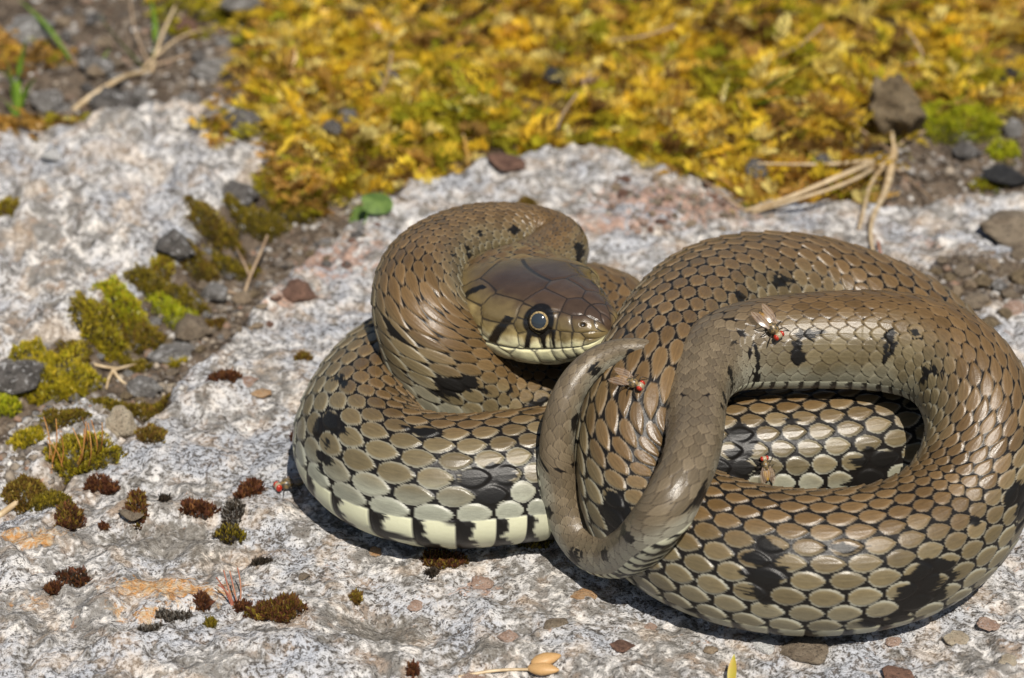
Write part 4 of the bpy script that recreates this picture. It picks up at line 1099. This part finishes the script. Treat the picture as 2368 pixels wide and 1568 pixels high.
for s_, lb in [([(2090, 150, 120), (2130, 120, 120), (2098, 70, 140)], 'bent brown stem in the moss mat above the earth clod'), ([(1560, 60, 110), (1480, 85, 110), (1400, 95, 100)], 'long brown straw sunk in the far moss'), ([(1900, 60, 120), (1840, 110, 110), (1800, 130, 100)], 'thin brown straw above the green grass blades'),
               ([(880, 215, 100), (900, 160, 120), (905, 120, 130)], 'upright straw in the moss above the dark stone'), ([(1290, 300, 90), (1310, 250, 120), (1335, 215, 120)], 'pale straw standing before the pinkish stone')]:
    tag(strand('straw', s_, 4, 3, STRAWD), lb, 'straw')
st_ = thing('moss_stalks', on_ground(150, 1080), 'thin orange moss stalks rising from the cushion by the slab edge', 'stalks')
for k in range(12):
    bx, by = rng.uniform(110, 235), rng.uniform(1050, 1085); tx = bx + rng.uniform(-55, 30); hh = rng.uniform(50, 105)
    strand('stalk', [(bx, by, 22), ((bx + tx) / 2 + 6, by - hh * .5, 40 + hh * .35), (tx, by - hh, 60 + hh * .6)], 1.5, 1.1, SETA, st_, 5)
st2 = thing('moss_stalks', on_ground(540, 1400), 'five thin red moss stalks leaning left of the largest tuft', 'stalks')
for s_ in [[(536, 1402, 2), (520, 1365, 30), (500, 1335, 52)], [(538, 1402, 2), (525, 1370, 26), (504, 1352, 36)], [(540, 1400, 2), (528, 1360, 34), (517, 1318, 66)], [(548, 1395, 2), (538, 1350, 34), (531, 1320, 56)], [(556, 1385, 2), (556, 1350, 28), (549, 1312, 60)]]:
    strand('stalk', s_, 1.8, 1.4, REDST, st2, 5)
# round green leaf of two lobes
def lobe(px, py, w, h, rot):
    p = on_ground(px, py); sc = K * np.linalg.norm(p - CAM) / DIST
    V = [(0, 0, 0)]; F = []; m = 26
    for r_ in (0.35, .7, 1):
        for i in range(m):
            a = 2 * math.pi * i / m; e = 1 - .16 * math.exp(-((a - math.pi) / .35) ** 2)
            V.append((r_ * e * math.cos(a) * w * .5 * sc, r_ * e * math.sin(a) * h * sc, (-.10 * r_ * r_ * w + 2 * math.sin(3 * a) * r_) * sc))
    for i in range(m): F.append((0, 1 + i, 1 + (i + 1) % m, 1 + (i + 1) % m))
    Q = []
    for k in range(2):
        for i in range(m): Q.append((1 + k * m + i, 1 + (k + 1) * m + i, 1 + (k + 1) * m + (i + 1) % m, 1 + k * m + (i + 1) % m))
    bm = bmesh.new(); vs = [bm.verts.new(v) for v in V]
    for f in F: bm.faces.new([vs[f[0]], vs[f[1]], vs[f[2]]])
    for f in Q: bm.faces.new([vs[x] for x in f])
    for f in bm.faces: f.smooth = True
    me = bpy.data.meshes.new('leaf'); bm.to_mesh(me); bm.free()
    return me, p + np.array([0, 0, .022]), rot
leaf_m = plant_mat('leaf_green', (.085, .15, .03), (.17, .26, .06), .3, .6)
lp = thing('clover_leaf', on_ground(855, 500), 'small green two lobed leaf on the slab beside the moss band', 'leaf')
for a in [(872, 483, 78, 36, .3), (832, 502, 58, 34, -.5)]:
    me, p, r_ = lobe(*a); o = link('lobe', me, leaf_m, lp); o.location = Vector(p) - lp.location; o.rotation_euler = (.35, r_ * .3, r_)
strand('stem', [(850, 492, 14), (846, 505, 10), (840, 520, 3)], 2.5, 2, GREEN, lp, 5)
# dry pod at the lower edge and a grass tip
pod = thing('seed_pod', on_ground(1246, 1556), 'dry split tan seed pod on a thin stem at the slab front', 'seed pod')
strand('stem', [(1060, 1566, 2), (1140, 1551, 8), (1236, 1548, 14)], 3.5, 3, STRAW, pod, 6)
PODM = plant_mat('pod', (.46, .25, .09), (.62, .40, .18), .15)
for dx, dy, rz, w, h in [(1262, 1538, .25, 62, 15), (1256, 1560, -.35, 66, 15)]:
    bm = bmesh.new(); bmesh.ops.create_uvsphere(bm, u_segments=18, v_segments=10, radius=1.0)
    for v in bm.verts:
        t_ = v.co.x; v.co.y *= (1 - .45 * max(0, t_)); v.co.z *= (1 - .4 * max(0, t_))
    for f in bm.faces: f.smooth = True
    me = bpy.data.meshes.new('valve'); bm.to_mesh(me); bm.free()
    o = link('valve', me, PODM, pod); p = on_ground(dx, dy)
    o.scale = (w * .5 * K, h * 1.1 * K, h * .8 * K); o.rotation_euler = (0, -.15, rz); o.location = Vector((p[0], p[1], p[2] + .014)) - pod.location
tag(blade('green_grass', [(1690, 1590, 0), (1692, 1555, 22), (1697, 1512, 50)], 9, YGRASS), 'yellow orange grass tip standing alone at the slab front', 'grass')

# ------------------------------------------------------------------ flies
rgt = np.array([1., 0, 0]); upc = np.array([0, math.sin(PITCH), math.cos(PITCH)])
def to_px(Pn):
    d = Pn - CAM; z = d @ fwd
    return 1183.5 + (d @ rgt) / z / HALF * 1183.5, 784 - (d @ upc) / z / HALF * 1183.5, z
pxX, pxY, pxZ = to_px(POS.reshape(-1, 3))
def surf_at(px, py):
    dd = np.hypot(pxX - px, pxY - py); c = np.where(dd < 5)[0]
    k = c[np.argmin(pxZ[c])]
    return POS.reshape(-1, 3)[k], NRM.reshape(-1, 3)[k]
def ellipsoid(name, c, r, seg=20, rings=12, shape=None):
    bm = bmesh.new(); bmesh.ops.create_uvsphere(bm, u_segments=seg, v_segments=rings, radius=1.0)
    for v in bm.verts:
        q = v.co.copy()
        if shape: q = shape(q)
        v.co = Vector((c[0] + q.x * r[0], c[1] + q.y * r[1], c[2] + q.z * r[2])) * K
    for f in bm.faces: f.smooth = True
    me = bpy.data.meshes.new(name); bm.to_mesh(me); bm.free(); return me
def fly_mat(name, c1, c2, sc, rough=.35):
    m = N(name); co = m.coord(); m.set(Base_Color=m.mix(m.ramp(m.noise(co, sc, 3, .6), .42, .58), c1, c2), Roughness=rough); return m.m
th_m = fly_mat('fly_thorax', (.045, .04, .03), (.22, .15, .06), 110); ab_m = fly_mat('fly_abdomen', (.30, .17, .04), (.12, .07, .03), 70); abd_m = fly_mat('fly_abdomen_dark', (.07, .06, .04), (.17, .13, .07), 90)
abg_m = fly_mat('fly_abdomen_gold', (.52, .32, .06), (.40, .22, .05), 60, .3)
eyef_m = fly_mat('fly_eye', (.42, .035, .015), (.30, .02, .01), 300, .25); leg_m = fly_mat('fly_leg', (.02, .016, .012), (.06, .045, .03), 200, .4); hd_m = fly_mat('fly_face', (.22, .16, .08), (.36, .3, .2), 150)
wm = N('fly_wing'); wc = wm.coord()
wv = wm.n('ShaderNodeTexWave', wave_type='BANDS', bands_direction='Y'); wv.inputs['Scale'].default_value = 55; wv.inputs['Distortion'].default_value = 2.0; wm.l(wc, wv.inputs['Vector'])
wm.set(Base_Color=wm.mix(wm.ramp(wv.outputs['Fac'], .75, .95), (.40, .30, .22), (.22, .11, .05)), Roughness=.2, Alpha=.42)
wm.b.inputs['Specular IOR Level'].default_value = 0.9
F_TH = ellipsoid('thorax', (0, 0, 17), (16, 12, 12)); F_AB = ellipsoid('abdomen', (-26, 0, 14), (19, 11, 10), shape=lambda q: Vector((q.x, q.y * (1 - .35 * max(0, -q.x)), q.z * (1 - .3 * max(0, -q.x)))))
F_HD = ellipsoid('head', (20, 0, 15), (8, 10.5, 10)); F_EY = [ellipsoid('eye', (21, s * 7.5, 16), (7, 5, 8.5)) for s in (1, -1)]
def wing(s):
    V = []; n = 12
    for i in range(n + 1):
        t = i / n; x = -2 - 52 * t; w = 11 * math.sin(math.pi * min(1, .12 + .86 * t)) ** .75; c = s * (6 + 9 * t); z = 25 + 3 * math.sin(t * 3) - 6 * t
        V += [(x * K, (c + w) * K, (z - 1.5) * K), (x * K, c * K, (z + 1.0) * K), (x * K, (c - w) * K, (z - .5) * K)]
    return mesh_np('wing', V, [(i * 3 + k, i * 3 + k + 1, i * 3 + k + 4, i * 3 + k + 3) for i in range(n) for k in range(2)])
F_WG = [wing(1), wing(-1)]
def leg(x, s, dx):
    V, F = tube(np.array([(x, s * 8, 10), (x + dx * .4, s * 18, 20), (x + dx * .9, s * 26, 6), (x + dx * 1.2, s * 30, 0)]) * K, 1.3 * K, .8 * K, 5, 4)
    return mesh_np('leg', V, F)
F_LG = [leg(x, s, dx) for s in (1, -1) for x, dx in ((9, 12), (0, -2), (-8, -14))]
def fly(px, py, hx, hy, size, abm, label, ground_fly=False, n_up=None, sink=0.0):
    """hx, hy: where the head points in the picture"""
    if ground_fly: p = on_ground(px, py); n = np.array([0, 0, 1.0])
    else: p, n = surf_at(px, py)
    if n_up is not None: n = unit(np.array(n_up, float))
    t1 = unit(np.cross(n, [0.1, .9, .2])); t2 = np.cross(n, t1)
    M2 = np.array([[t1 @ rgt, t2 @ rgt], [-(t1 @ upc), -(t2 @ upc)]])
    ab = np.linalg.solve(M2, np.array([hx, hy], float)); d = unit(t1 * ab[0] + t2 * ab[1])
    o = thing('fly', p - n * sink * K, label, 'fly', 'flies on and beside the snake')
    y = np.cross(n, d)
    Mx = Matrix((d, y, n)).transposed()
    o.rotation_euler = Mx.to_euler(); o.scale = (size,) * 3
    link('thorax', F_TH, th_m, o); a_ = bpy.data.objects.new('abdomen', F_AB); COL.objects.link(a_); a_.parent = o
    if not F_AB.materials: F_AB.materials.append(ab_m)
    a_.material_slots[0].link = 'OBJECT'; a_.material_slots[0].material = abm
    h_ = link('head', F_HD, hd_m, o)
    for e in F_EY: link('eye', e, eyef_m, h_)
    for w_ in F_WG: link('wing', w_, wm.m, o)
    for l_ in F_LG: link('leg', l_, leg_m, o)
    return o
fly(1782, 760, .62, .78, .95, ab_m, 'fly with pale pinkish wings sitting on the highest coil')
fly(1462, 892, .93, .36, .88, ab_m, 'fly with brown wings sitting inside the tail loop')
fly(1770, 1078, -.15, -.95, .72, abg_m, 'golden bodied fly seen from behind in the ring of the big coil')
fly(664, 1134, -.97, .25, 1.0, abd_m, 'dark red eyed fly standing on the rock at the left coil', True)
